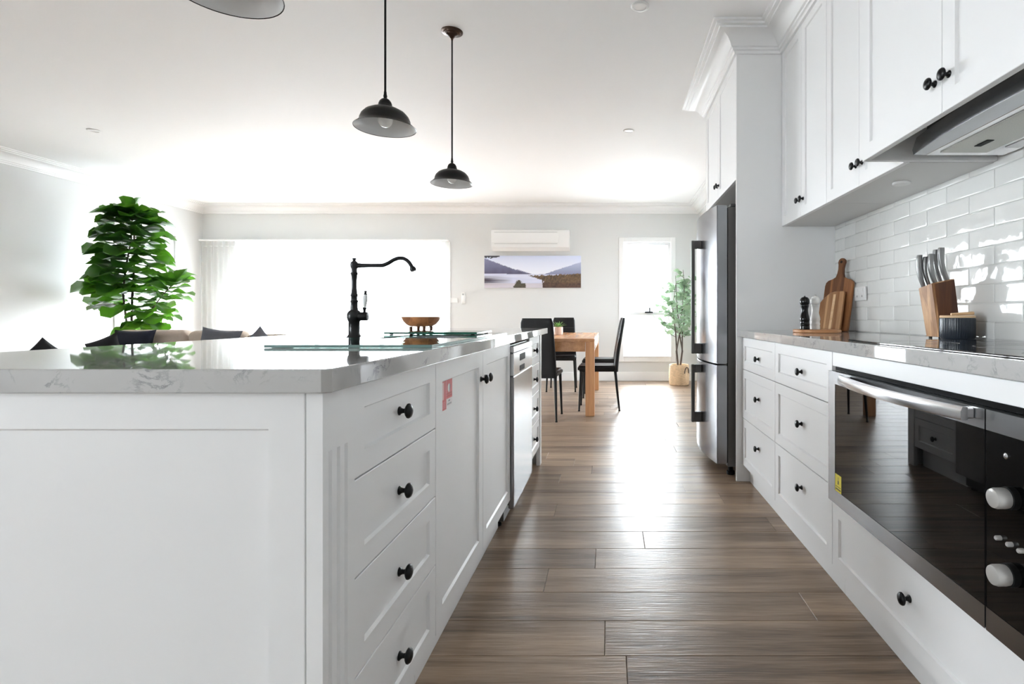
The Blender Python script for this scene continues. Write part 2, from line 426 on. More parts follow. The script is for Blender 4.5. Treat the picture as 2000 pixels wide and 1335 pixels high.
def at(px, py, Y):
    """point at depth Y that stands behind photo pixel (px, py); used to read real positions off the photograph"""
    return Vector(((px - 1192) * Y / F, Y, EYE + (617 - py) * Y / F))

def shaker_mb(u0, u1, v0, v1, facing, plane, t=0.02, fw=0.05, rec=0.007, frame=None):
    """flat frame door: outer slab, raised frame, recessed centre. facing '+x','-x','-y'; plane = coordinate of the front face"""
    sg = {'+x': 1, '-x': -1, '-y': -1}[facing]
    def M(u, v, n):
        d = plane + sg * n
        return (d, u, v) if facing[1] == 'x' else (u, d, v)
    def R(i, n): return [M(u0 + i, v0 + i, n), M(u1 - i, v0 + i, n), M(u1 - i, v1 - i, n), M(u0 + i, v1 - i, n)]
    e = 0.0012
    mb = MB()
    mb.loops([R(0, -t), R(0, -e), R(e, 0), R(fw, 0), R(fw + 0.004, -rec), R(fw + 0.0045, -rec)])
    return mb
def knob_mesh():
    pr = [(0.0095, 0.0), (0.0095, 0.002), (0.0065, 0.0045), (0.0048, 0.009), (0.0055, 0.013), (0.0120, 0.0155), (0.0158, 0.0185), (0.0160, 0.0215), (0.0135, 0.0250), (0.0075, 0.0275), (0.0020, 0.0285)]
    return MB().lathe(pr, seg=18, axis='x').mesh('knob', 'knob_black', smooth=40)
KNOB = knob_mesh()
def knob(parent, w, facing, scale=1.0):
    return inst('knob', KNOB, parent, w, (0, 0, {'+x': 0, '-x': math.pi, '-y': -math.pi / 2}[facing]), scale)
def carcass(parent, x0, x1, y0, y1, z0, z1, t=0.016, open_side='+x', top=True, shelf=False):
    mb = MB()
    mb.box(x0, x1, y0, y0 + t, z0, z1); mb.box(x0, x1, y1 - t, y1, z0, z1)
    mb.box(x0, x1, y0 + t, y1 - t, z0, z0 + t)
    if top: mb.box(x0, x1, y0 + t, y1 - t, z1 - t, z1)
    if open_side == '+x': mb.box(x0, x0 + t, y0 + t, y1 - t, z0 + t, z1 - t)
    else: mb.box(x1 - t, x1, y0 + t, y1 - t, z0 + t, z1 - t)
    return mb.build('carcass', 'carcass_white', parent)
def sweep(path, prof, closed=True):
    """mitred moulding: path = list of (x, y); prof = list of (offset to the left of travel, z)"""
    n = len(path); rings = []
    for i in range(n):
        p = Vector(path[i]); a = Vector(path[i - 1]); b = Vector(path[(i + 1) % n])
        d0 = (p - a).normalized(); d1 = (b - p).normalized()
        if not closed and i == 0: d0 = d1
        if not closed and i == n - 1: d1 = d0
        n0 = Vector((-d0.y, d0.x)); n1 = Vector((-d1.y, d1.x))
        m = (n0 + n1); m = m / max(1e-6, m.dot(n0)) if m.length > 1e-6 else n0
        rings.append([(p.x + m.x * o, p.y + m.y * o, z) for o, z in prof])
    mb = MB()
    if closed: rings.append(rings[0])
    return mb.loops(rings, not closed, not closed)
def slab_holes(axis, a_rng, z_rng, t0, t1, holes):
    """wall slab with rectangular openings; axis 'x': runs along x with thickness in y; 'y': runs along y; 'f': flat slab in xy (z_rng = y range)"""
    us = sorted({a_rng[0], a_rng[1], *[h[0] for h in holes], *[h[1] for h in holes]})
    vs = sorted({z_rng[0], z_rng[1], *[h[2] for h in holes], *[h[3] for h in holes]})
    P = (lambda u, v, t: (u, t, v)) if axis == 'x' else (lambda u, v, t: (t, u, v)) if axis == 'y' else (lambda u, v, t: (u, v, t))
    solid = lambda i, j: 0 <= i < len(us) - 1 and 0 <= j < len(vs) - 1 and not any(h[0] <= us[i] < h[1] and h[2] <= vs[j] < h[3] for h in holes)
    bm = bmesh.new(); cache = {}
    def V(i, j, k):
        if (i, j, k) not in cache: cache[(i, j, k)] = bm.verts.new(P(us[i], vs[j], (t0, t1)[k]))
        return cache[(i, j, k)]
    for i in range(len(us) - 1):
        for j in range(len(vs) - 1):
            if not solid(i, j): continue
            for k in (0, 1): bm.faces.new([V(i, j, k), V(i + 1, j, k), V(i + 1, j + 1, k), V(i, j + 1, k)])
            for (di, dj, e) in ((-1, 0, ((i, j), (i, j + 1))), (1, 0, ((i + 1, j), (i + 1, j + 1))), (0, -1, ((i, j), (i + 1, j))), (0, 1, ((i, j + 1), (i + 1, j + 1)))):
                if not solid(i + di, j + dj):
                    (a, b), (c, d) = e
                    bm.faces.new([V(a, b, 0), V(c, d, 0), V(c, d, 1), V(a, b, 1)])
    return MB().bm(bm)
def print_panel(nu, nv, fn, P):
    """flat printed sheet: fn(u, v) -> colour, P(u, v) -> position"""
    mb = MB().grid(nu, nv, P)
    cols = []
    for j in range(nv + 1):
        for i in range(nu + 1): cols.append(fn(i / nu, j / nv))
    return mb, cols
def paint(o, cols):
    a = o.data.color_attributes.new('Col', 'FLOAT_COLOR', 'POINT')
    flat = []
    for c in cols: flat += [c[0], c[1], c[2], 1.0]
    a.data.foreach_set('color', flat)

# ------------------------------------------------------------------ the room
T = 0.12
structure(slab_holes('x', (XL - T, XR + T), (0, CEIL), YB, YB + T, [OPEN_CURTAIN, OPEN_DINING]).build('wall_back', 'wall_paint'))
structure(MB().box(XL - T, XR + T, YF - T, YF, 0, CEIL).build('wall_front', 'wall_paint'))
structure(slab_holes('y', (YF, YB), (0, CEIL), XL - T, XL, [OPEN_FICUS, OPEN_SIDE_ADDED]).build('wall_left', 'wall_paint'))
wall_right = structure(slab_holes('y', (YF, YB), (0, CEIL), XR, XR + T, [OPEN_RIGHT_ADDED]).build('wall_right', 'wall_paint'))
structure(MB().box(XL - T, XR + T, YF - T, YB + T, CEIL, CEIL + 0.1).build('ceiling', 'ceiling_paint'))
structure(MB().box(XL - 1.6, XR + 1.2, YF - 0.7, YB + 1.5, CEIL - 0.12 + 0.24, CEIL + 0.34).build('added_eaves', 'trim_paint'))  # unseen slab with wide eaves, added to block high sky light at the windows
floor = structure(MB().box(XL - T, XR + T, YF - T, YB + T, -0.10, -0.012).build('floor', 'gap_black'))
structure(MB().box(-30, 30, -30, 30, -0.40, -0.30).build('ground', 'ground'))

# oak planks laid across the aisle, staggered
rnd = random.Random(11)
PW, PL = 0.1795, 1.52
plank_cache = {}
known = {0: -0.017, 3: -0.06, 4: 0.147, 6: -0.277, 9: -0.305, 10: -0.118, 7: 0.60}
row0 = 1.557
k_lo = math.floor((YF - row0) / PW); k_hi = math.ceil((YB - row0) / PW)
for k in range(k_lo, k_hi):
    y0 = max(row0 + k * PW, YF); y1 = min(row0 + (k + 1) * PW, YB)
    if y1 - y0 < 0.02: continue
    j0 = known.get(k, rnd.uniform(0, PL))
    x = j0 - PL * math.ceil((j0 - XL) / PL)
    while x < XR:
        a, b = max(x, XL), min(x + PL, XR)
        if b - a > 0.03:
            key = (round(b - a, 2), round(y1 - y0, 3))
            if key not in plank_cache:
                hx, hy = (b - a) / 2 - 0.0005, (y1 - y0) / 2 - 0.0005
                e = 0.0014
                R = lambda i, z: [(-hx + i, -hy + i, z), (hx - i, -hy + i, z), (hx - i, hy - i, z), (-hx + i, hy - i, z)]
                plank_cache[key] = MB().loops([R(0, -0.012), R(0, -0.0016), R(e, 0)]).mesh('plank', 'oak_floor', smooth=0)
            inst('plank', plank_cache[key], floor, ((a + b) / 2, (y0 + y1) / 2, 0))
        x += PL

# cornice: one mitred run round the room and round the tops of the tall cabinets
TX, SX, HX = 0.75, 1.02, 0.874               # front faces: tall cabinet, wall cabinets, hood cabinet
corn = [(0, 0), (0.012, 0), (0.016, 0.012), (0.024, 0.016), (0.026, 0.026), (0.034, 0.030), (0.040, 0.048), (0.056, 0.070),
        (0.080, 0.086), (0.104, 0.092), (0.106, 0.101), (0.122, 0.104), (0.124, 0.113), (0.138, 0.116), (0.140, 0.125), (0, 0.125)]
corn = [(o * 1.18, CEIL - 0.1335 + z * 1.06) for o, z in corn]
path = [(XR, YF), (XR, 0.966), (HX, 0.966), (HX, 1.866), (SX, 1.866), (SX, 3.195), (TX, 3.195), (TX, 4.212), (XR, 4.212), (XR, YB), (XL, YB), (XL, YF)]
structure(sweep(path, corn).build('trim_1', 'trim_paint', smooth=25))
# skirting
sk = lambda mb, n: structure(mb.build(n, 'trim_paint'))
sk(MB().box(OPEN_CURTAIN[1] + 0.08, XR - 0.02, YB - 0.018, YB, 0, 0.135, b=0.004), 'baseboard_back')
sk(MB().box(XL, XL + 0.018, OPEN_SIDE_ADDED[1] + 0.08, YB - 0.02, 0, 0.135, b=0.004), 'baseboard_left')
sk(MB().box(XR - 0.018, XR, 4.215, YB, 0, 0.135, b=0.004), 'baseboard_right')

def window(n, axis, op, wall, outward, arch=0.07, bars_v=(), bars_h=(), handle=None, sill=True):
    """white frame, panes between the bars, flat architrave on the room side. wall = room face; outward = +1/-1"""
    u0, u1, v0, v1 = op
    P = (lambda a0, a1, t0, t1, z0, z1: (a0, a1, t0, t1, z0, z1)) if axis == 'x' else (lambda a0, a1, t0, t1, z0, z1: (t0, t1, a0, a1, z0, z1))
    d0, d1 = wall + outward * 0.045, wall + outward * 0.095
    fw = 0.045
    mb = MB()
    mb.box(*P(u0, u0 + fw, d0, d1, v0, v1)); mb.box(*P(u1 - fw, u1, d0, d1, v0, v1))
    mb.box(*P(u0 + fw, u1 - fw, d0, d1, v0, v0 + fw)); mb.box(*P(u0 + fw, u1 - fw, d0, d1, v1 - fw, v1))
    for b in bars_v: mb.box(*P(b - 0.025, b + 0.025, d0, d1, v0 + fw, v1 - fw))
    for b in bars_h: mb.box(*P(u0 + fw, u1 - fw, d0, d1, b - 0.025, b + 0.025))
    root = structure(mb.build(f'window_{n}', 'frame_white'))
    us = [u0 + fw] + [x for b in bars_v for x in (b - 0.025, b + 0.025)] + [u1 - fw]
    vs = [v0 + fw] + [x for b in bars_h for x in (b - 0.025, b + 0.025)] + [v1 - fw]
    dm = wall + outward * 0.07
    for i in range(0, len(us), 2):
        for j in range(0, len(vs), 2):
            q = P(us[i], us[i + 1], dm, dm, vs[j], vs[j + 1])
            c4 = [(q[0], q[2], q[4]), (q[1], q[3], q[4]), (q[1], q[3], q[5]), (q[0], q[2], q[5])]
            MB().add(c4, [(0, 1, 2, 3)]).build('pane', 'window_glass', root, smooth=0, normals=False)
    t0, t1 = wall - outward * 0.018, wall
    am = MB()
    am.box(*P(u0 - arch, u0, t0, t1, max(0, v0 - arch), v1 + arch), b=0.003); am.box(*P(u1, u1 + arch, t0, t1, max(0, v0 - arch), v1 + arch), b=0.003)
    am.box(*P(u0, u1, t0, t1, v1, v1 + arch), b=0.003)
    if v0 > 0.1: am.box(*P(u0, u1, t0, t1, v0 - arch, v0), b=0.003)
    am.build('architrave', 'trim_paint', root)
    if sill and v0 > 0.1:
        MB().box(*P(u0, u1, wall - outward * 0.03, wall + outward * 0.044, v0 - 0.001, v0 + 0.018), b=0.003).build('window_sill', 'trim_paint', root)
    if handle:
        hu, hz = handle
        hm = MB().box(*P(hu - 0.075, hu + 0.05, wall + outward * 0.005, wall + outward * 0.043, hz - 0.024, hz + 0.004), b=0.004)
        hm.box(*P(hu - 0.01, hu + 0.012, wall + outward * 0.012, wall + outward * 0.036, hz + 0.004, hz + 0.06), b=0.003)
        hm.build('window_latch', 'enamel_black', root)
    return root
window(1, 'x', OPEN_CURTAIN, YB, 1, bars_v=(-4.5, -3.5))
window(2, 'y', OPEN_FICUS, XL, -1, bars_h=(1.02,))
window(3, 'x', OPEN_DINING, YB, 1, bars_h=(1.02,), handle=(0.60, 1.052))
window(4, 'y', OPEN_SIDE_ADDED, XL, -1, bars_v=(-1.5,))  # added fill-light window, out of view
window(5, 'y', OPEN_RIGHT_ADDED, XR, 1)  # added window behind the fridge bay, out of view, for more daylight

# gloss brick tiles between worktop and wall cabinets (each tile its own piece on the right wall)
TH, TL = 0.0665, 0.2648
tile_cache = {}
MB().box(XR - 0.004, XR, 0.32, 3.194, 0.9005, 1.60).build('grout_bed', 'grout', wall_right)
for r in range(0, 11):
    z0 = 0.896 + r * TH; z1 = min(z0 + TH, 1.5985); z0 = max(z0, 0.9008)
    if z1 - z0 < 0.012: continue
    y = 1.866 if r % 2 == 0 else 1.998
    y -= TL * math.ceil((y - 0.32) / TL)
    while y < 3.194:
        a, b = max(y, 0.32), min(y + TL, 3.194)
        if b - a > 0.015:
            key = (round(b - a, 3), round(z1 - z0, 4))
            if key not in tile_cache:
                hy, hz = (b - a) / 2 - 0.0009, (z1 - z0) / 2 - 0.0009
                R = lambda i, x: [(x, -hy + i, -hz + i), (x, hy - i, -hz + i), (x, hy - i, hz - i), (x, -hy + i, hz - i)]
                tile_cache[key] = MB().loops([R(0, 0), R(0, -0.0012), R(0.0009, -0.0024), R(0.0025, -0.0031), R(0.006, -0.0034)], cap0=True).mesh('tile', 'tile_gloss', smooth=60)
            inst('tile', tile_cache[key], wall_right, (XR - 0.004, (a + b) / 2, (z0 + z1) / 2))
        y += TL

# outside the dining window: ribbed fence
fn = thing('garden_fence', 'pale ribbed metal fence outside the dining window', 'fence', (0.6, 10.4, -0.3))
for i in range(11):
    x0 = -2.6 + i * 0.6
    prof = [(x0 + 0.6 * t / 24, 10.4 + (0.02 if (t % 4) in (1, 2) else -0.02)) for t in range(25)]
    prof += [(x, y + 0.004) for x, y in reversed(prof)]
    MB().prism(prof, 'z', -0.28, 0.86).build('fence_sheet', 'fence_metal', fn, smooth=0)
MB().box(-2.6, 4.0, 10.36, 10.44, 0.861, 0.90).build('fence_rail', 'fence_metal', fn)

# ------------------------------------------------------------------ island
IX = -0.465                                   # door faces on the aisle side
ROWS = [(0.686, 0.857), (0.505, 0.683), (0.323, 0.502), (0.130, 0.320)]
def island_drawers(label, y0, y1, knob_z=None):
    t = thing('drawer_cabinet', label, 'cabinet', (-0.76, (y0 + y1) / 2, 0), 'island cabinets')
    carcass(t, -1.045, IX - 0.0205, y0, y1, 0.13, 0.861)
    MB().box(-0.54, -0.522, y0, y1, 0.001, 0.129).build('kickboard', 'cabinet_white', t)
    for i, (z0, z1) in enumerate(ROWS):
        d = shaker_mb(y0 + 0.0015, y1 - 0.0015, z0, z1, '+x', IX, fw=0.045).build('drawer', 'cabinet_white', t)
        knob(d, (IX - 0.0065, (y0 + y1) / 2, (z0 + z1) / 2), '+x', 1.05)
    return t
island_drawers('white four drawer unit at near end of island beside the fluted post', 0.970, 1.4315)
island_drawers('white four drawer unit at far end of island past the dishwasher', 3.092, 3.529)
t = thing('sink_cabinet', 'white two door sink cabinet in island with red stickers', 'cabinet', (-0.76, 1.96, 0), 'island cabinets')
carcass(t, -1.045, IX - 0.0205, 1.4325, 2.497, 0.13, 0.861, top=False)
MB().box(-0.54, -0.522, 1.4325, 2.497, 0.001, 0.129).build('kickboard', 'cabinet_white', t)
YS = 1.962
d1 = shaker_mb(1.434, YS - 0.0015, 0.13, 0.857, '+x', IX, fw=0.055).build('door', 'cabinet_white', t)
d2 = shaker_mb(YS + 0.0015, 2.4955, 0.13, 0.857, '+x', IX, fw=0.055).build('door', 'cabinet_white', t)
knob(d1, (IX, YS - 0.032, 0.757), '+x', 1.05); knob(d2, (IX, YS + 0.032, 0.757), '+x', 1.05)
# two red rating stickers on the near door
RED, DRED, WHT, GRY = srgb(205, 92, 96), srgb(178, 66, 72), srgb(238, 232, 232), srgb(150, 150, 152)
def st_a(u, v):
    if v > 0.965: return WHT
    if 0.16 < v < 0.90 and 0.14 < u < 0.52 and v > 0.34: return srgb(232, 196, 194)
    if 0.08 < v < 0.30 and 0.15 < u < 0.85 and int(v * 36) % 2: return srgb(216, 140, 142)
    return RED
def st_b(u, v):
    if v < 0.27:
        if 0.16 < v < 0.21 and 0.3 < u < 0.62: return GRY
        if 0.05 < v < 0.10 and 0.1 < u < 0.9: return srgb(170, 170, 172)
        return WHT
    e = ((u - 0.45) / 0.24) ** 2 + ((v - 0.62) / 0.15) ** 2
    if e < 1: return srgb(226, 222, 220) if u < 0.55 else srgb(120, 78, 98)
    if v > 0.95: return WHT
    return RED if v > 0.45 or int(v * 50) % 2 else DRED
for y0, y1, z0, z1, fcol in ((1.496, 1.545, 0.716, 0.803, st_a), (1.546, 1.602, 0.722, 0.806, st_b)):
    mb, cols = print_panel(20, 36, fcol, lambda u, v: (IX - 0.0062, y0 + (y1 - y0) * u, z0 + (z1 - z0) * v))
    o = mb.build('rating_sticker', 'print_label', d1, smooth=0, normals=False); paint(o, cols)
    o['label'] = 'red and white rating sticker'

# dishwasher
DX = -0.449
t = thing('dishwasher', 'stainless steel dishwasher built into the island', 'dishwasher', (-0.75, 2.795, 0))
MB().box(-1.04, DX - 0.027, 2.512, 3.080, 0.10, 0.845).build('body', 'steel_dark', t)
MB().box(DX - 0.026, DX, 2.506, 3.086, 0.085, 0.700, b=0.003).build('door', 'steel', t)
cp = MB().box(DX - 0.026, DX, 2.506, 3.086, 0.702, 0.808, b=0.003).build('control_panel', 'steel_bright', t)
MB().box(DX + 0.0001, DX + 0.0012, 2.67, 2.83, 0.762, 0.795).build('display', 'gap_black', cp)
MB().box(DX + 0.0001, DX + 0.0012, 2.67, 2.81, 0.712, 0.738).build('display', 'gap_black', cp)
MB().box(DX - 0.026, DX, 2.506, 3.086, 0.812, 0.842, b=0.003).build('top_trim', 'steel_bright', t)
MB().box(-0.60, -0.50, 2.52, 3.07, 0.02, 0.099).build('plinth', 'steel_dark', t)
for y in (2.53, 3.04):
    MB().lathe([(0.018, 0.0005), (0.018, 0.01), (0.01, 0.012), (0.01, 0.0195)], (-0.53, y, 0), 12).build('foot', 'rubber_black', t)

# end panels with pilasters
def end_panel(label, y0, y1, facing_near):
    t = thing('end_panel', label, 'panel', (-0.93, (y0 + y1) / 2, 0), 'island end panels')
    if facing_near:
        shaker_mb(-1.39, -0.4885, 0.002, 0.861, '-y', y0, t=0.022, fw=0.0585, rec=0.008).build('panel', 'cabinet_white', t)
        ys = [0.883, 0.910, 0.936]; h = 0.0055; dp = 0.006
        poly = [(-0.4865, y0), (-0.460, y0)]
        for c in ys: poly += [(-0.460, c - h), (-0.460 - dp, c - h * 0.4), (-0.460 - dp, c + h * 0.4), (-0.460, c + h)]
        poly += [(-0.460, y1), (-0.4865, y1)]
        mb = MB().prism(poly, 'z', 0.06, 0.762)
        mb.box(-0.4865, -0.460, y0, y1, 0.7621, 0.861); mb.box(-0.4865, -0.460, y0, y1, 0.001, 0.0599)
        mb.build('fluted_post', 'cabinet_white', t)
    else:
        MB().box(-1.39, -0.4885, y1 - 0.022, y1, 0.001, 0.861, b=0.001).build('panel', 'cabinet_white', t)
        MB().box(-0.4865, -0.461, y0, y1, 0.001, 0.861, b=0.001).build('post', 'cabinet_white', t)
    return t
end_panel('wide white framed panel closing the near end of island with fluted corner post', 0.860, 0.968, True)
end_panel('slim white panel closing the far end of island nearest the dining table', 3.5315, 3.600, False)
o = MB().box(-1.07, -1.052, 0.884, 3.577, 0.001, 0.861).build('back_panel', 'cabinet_white')
tag(o, 'plain white panel along the sofa side of the island', 'panel')

# island worktop: thick stone with a cut-out for the sink; clipped front corner
def worktop(name, x0, x1, y0, y1, z0, z1, hole, label, clip=None):
    e = 0.0025
    bm = bmesh.new()
    mb = slab_holes('f', (x0, x1), (y0, y1), z0, z1, [hole] if hole else [])
    me = bpy.data.meshes.new('tmp'); me.from_pydata(mb.v, [], mb.f); bm.from_mesh(me); bpy.data.meshes.remove(me)
    bmesh.ops.recalc_face_normals(bm, faces=bm.faces)
    if clip:
        ed = [e_ for e_ in bm.edges if all(abs(v.co.x - clip[0]) < 1e-5 and abs(v.co.y - clip[1]) < 1e-5 for v in e_.verts)]
        bmesh.ops.bevel(bm, geom=ed, offset=0.012, segments=1, affect='EDGES')
    bm.edges.ensure_lookup_table()
    ed = [e_ for e_ in bm.edges if e_.is_manifold and e_.calc_face_angle(0) > 1.2 and abs(e_.verts[0].co.z - e_.verts[1].co.z) < 1e-6]
    bmesh.ops.bevel(bm, geom=ed, offset=e, segments=2, profile=0.5, affect='EDGES')
    o = MB().bm(bm).build(name, 'stone_marble', smooth=0)
    return tag(o, label, 'worktop')
SINK = (-0.80, -0.52, 1.80, 2.28)
worktop('stone_worktop', -1.41, -0.44, 0.84, 3.77, 0.862, 0.90, SINK, 'long glossy pale marble worktop on the island', (-0.44, 0.84))

# glass-topped sink with steel bowl
t = thing('sink', 'glass topped sink with steel bowl set in island worktop', 'sink', (-0.68, 1.905, 0.90))
hx0, hx1, hy0, hy1 = SINK
slab_holes('f', (-0.90, -0.465), (1.40, 2.41), 0.9005, 0.9085, [(hx0 + 0.01, hx1 - 0.01, hy0 + 0.01, hy1 - 0.01)]).build('glass_top', 'sink_glass', t, smooth=0)
slab_holes('f', (-0.9012, -0.4638), (1.3988, 2.4112), 0.9008, 0.9082, [(-0.9002, -0.4648, 1.3998, 2.4102)]).build('polished_edge', 'glass_edge', t, smooth=0)
bw = MB()
R = lambda i, z: [(hx0 + i, hy0 + i, z), (hx1 - i, hy0 + i, z), (hx1 - i, hy1 - i, z), (hx0 + i, hy1 - i, z)]
bw.loops([R(0.003, 0.899), R(0.006, 0.76), R(0.03, 0.735), R(0.031, 0.733), R(0.004, 0.757), R(0.001, 0.899)], cap0=False, cap1=False)
bw.loops([R(0.03, 0.735), R(0.031, 0.733)])
bw.build('bowl', 'sink_steel', t)

t = thing('glass_chopping_board', 'green edged glass chopping board lying over the sink end', 'chopping board', (-0.7125, 2.265, 0.909))
MB().box(-0.895, -0.530, 2.13, 2.40, 0.912, 0.9195).build('glass_sheet', 'green_glass', t, smooth=0)
slab_holes('f', (-0.8962, -0.5288), (2.1288, 2.4012), 0.9123, 0.9192, [(-0.8952, -0.5298, 2.1298, 2.4002)]).build('polished_edge', 'glass_edge_green', t, smooth=0)
for x in (-0.875, -0.55):
    for y in (2.15, 2.38): MB().lathe([(0.008, 0.9088), (0.007, 0.9118)], (x, y, 0), 12).build('foot', 'rubber_black', t)

# black swan-neck tap
TXp, TYp = -0.967, 2.03
t = thing('kitchen_tap', 'black vintage swan neck tap with white ceramic lever', 'tap', (TXp, TYp, 0.90))
MB().lathe([(0.029, 0.9003), (0.029, 0.903), (0.0245, 0.908), (0.0205, 0.914), (0.0200, 0.962), (0.0225, 0.966), (0.0250, 0.975), (0.0258, 0.984), (0.0245, 0.994),
            (0.0195, 1.002), (0.0140, 1.006), (0.0125, 1.020), (0.0122, 1.034), (0.0142, 1.037), (0.0142, 1.041), (0.0112, 1.044), (0.0112, 1.056), (0.0132, 1.059), (0.0132, 1.063),
            (0.0108, 1.068), (0.0092, 1.090), (0.0092, 1.115), (0.0110, 1.138), (0.0130, 1.141), (0.0130, 1.146), (0.0105, 1.149), (0.0100, 1.160), (0.0125, 1.166),
            (0.0148, 1.175), (0.0125, 1.186), (0.0065, 1.191), (0.0055, 1.195), (0.0085, 1.197), (0.0085, 1.201), (0.003, 1.203)], (TXp, TYp, 0), 24).build('column', 'tap_black', t)
sp = [(0.010, 1.174), (0.026, 1.174), (0.060, 1.174), (0.100, 1.174), (0.112, 1.1755), (0.130, 1.1835), (0.1494, 1.1955), (0.163, 1.2005), (0.175, 1.202), (0.187, 1.2005), (0.198, 1.1945), (0.208, 1.185), (0.2155, 1.173), (0.2195, 1.165)]
MB().tube([(TXp + x, TYp, z) for x, z in sp], [0.0105, 0.0085] + [0.0074] * (len(sp) - 2), 14).build('spout', 'tap_black', t)
MB().tube([(TXp + 0.2185, TYp, 1.168), (TXp + 0.2215, TYp, 1.161), (TXp + 0.2245, TYp, 1.153)], [0.0095, 0.0125, 0.0105], 14).build('nozzle', 'tap_black', t)
MB().lathe([(0.0155, 0.018), (0.0165, 0.022), (0.0165, 0.048), (0.0140, 0.052), (0.004, 0.0535)], (TXp, TYp, 0.982), 20, axis='x').build('valve', 'tap_black', t)
lv = MB().tube([(TXp + 0.0385, TYp, 0.998), (TXp + 0.0388, TYp, 1.006), (TXp + 0.0392, TYp, 1.013), (TXp + 0.0394, TYp, 1.016)], [0.0050, 0.0050, 0.0078, 0.0070], 12).build('lever', 'tap_black', t)
MB().tube([(TXp + 0.0394, TYp, 1.0162), (TXp + 0.0400, TYp, 1.026), (TXp + 0.0410, TYp, 1.042), (TXp + 0.0416, TYp, 1.055), (TXp + 0.0420, TYp, 1.064)], [0.0052, 0.0065, 0.0086, 0.0088, 0.0060], 14).build('ceramic_grip', 'porcelain', lv)
MB().tube([(TXp + 0.0420, TYp, 1.0641), (TXp + 0.0421, TYp, 1.067), (TXp + 0.0423, TYp, 1.070), (TXp + 0.0424, TYp, 1.075), (TXp + 0.0425, TYp, 1.079)], [0.0070, 0.0070, 0.0040, 0.0056, 0.0045], 12).build('finial', 'tap_black', lv)

# footed wooden bowl
bx, by = -0.957, 2.72
t = thing('wooden_bowl', 'striped wooden bowl standing on short legs on the island', 'bowl', (bx, by, 0.90))
MB().lathe([(0.030, 0.9305), (0.055, 0.932), (0.072, 0.942), (0.086, 0.958), (0.0955, 0.979), (0.0955, 0.9805), (0.0915, 0.9805), (0.082, 0.962), (0.066, 0.946), (0.045, 0.938), (0.02, 0.9375)], (bx, by, 0), 40).build('bowl', 'acacia_bowl', t)
for a in (35, 125, 215, 305):
    px, py = bx + 0.050 * math.cos(math.radians(a)), by + 0.050 * math.sin(math.radians(a))
    MB().lathe([(0.0085, 0.9003), (0.0075, 0.915), (0.0085, 0.9312)], (px, py, 0), 14).build('leg', 'acacia_dark', t)

# ------------------------------------------------------------------ right-hand run
RXF = 0.785                                   # drawer faces
t = thing('drawer_cabinet', 'white six drawer unit on the right between fridge panel and oven', 'cabinet', (1.06, 2.55, 0), 'right run cabinets')
carcass(t, RXF + 0.0205, 1.33, 1.902, 3.192, 0.105, 0.861, open_side='-x')
MB().box(0.83, 0.848, 1.902, 3.192, 0.001, 0.104).build('kickboard', 'cabinet_white', t)
for (y0, y1) in ((2.5625, 3.1905), (1.9035, 2.5595)):
    for (z0, z1, kz) in ((0.672, 0.857, 0.753), (0.384, 0.669, 0.538), (0.105, 0.381, 0.275)):
        d = shaker_mb(y0, y1, z0, z1, '-x', RXF, fw=0.048).build('drawer', 'cabinet_white', t)
        knob(d, (RXF + 0.0065, (y0 + y1) / 2 - 0.01, kz), '-x')
t = thing('oven_cabinet', 'white cabinet housing the oven with one wide drawer below', 'cabinet', (1.06, 1.42, 0), 'right run cabinets')
carcass(t, RXF + 0.0205, 1.33, 0.945, 1.900, 0.105, 0.861, open_side='-x')
MB().box(0.83, 0.848, 0.945, 1.900, 0.001, 0.104).build('kickboard', 'cabinet_white', t)
MB().box(RXF, RXF + 0.02, 0.9465, 1.8985, 0.808, 0.857, b=0.001).build('filler_panel', 'cabinet_white', t)
d = shaker_mb(0.9465, 1.8985, 0.105, 0.330, '-x', RXF, fw=0.046).build('drawer', 'cabinet_white', t)
knob(d, (RXF + 0.0065, 1.422, 0.236), '-x', 1.05)
MB().box(RXF + 0.004, RXF + 0.03, 0.962, 1.883, 0.331, 0.344).build('gap_shade', 'gap_black', t)  # black strip stands in for the shade in the gap under the oven
MB().box(RXF + 0.004, RXF + 0.03, 0.962, 1.883, 0.7945, 0.8075).build('gap_shade', 'gap_black', t)  # same painted shade for the gap over the oven
t = thing('drawer_cabinet', 'plain white base unit beyond the oven controls at the right edge', 'cabinet', (1.06, 0.63, 0), 'right run cabinets')
carcass(t, RXF + 0.0205, 1.33, 0.32, 0.943, 0.105, 0.861, open_side='-x')
MB().box(0.83, 0.848, 0.32, 0.943, 0.001, 0.104).build('kickboard', 'cabinet_white', t)
d = shaker_mb(0.3215, 0.9415, 0.105, 0.857, '-x', RXF, fw=0.05).build('door', 'cabinet_white', t)
knob(d, (RXF, 0.89, 0.76), '-x')
worktop('stone_worktop', 0.757, 1.3355, 0.32, 3.1945, 0.862, 0.90, None, 'pale marble worktop along the tiled wall on the right')

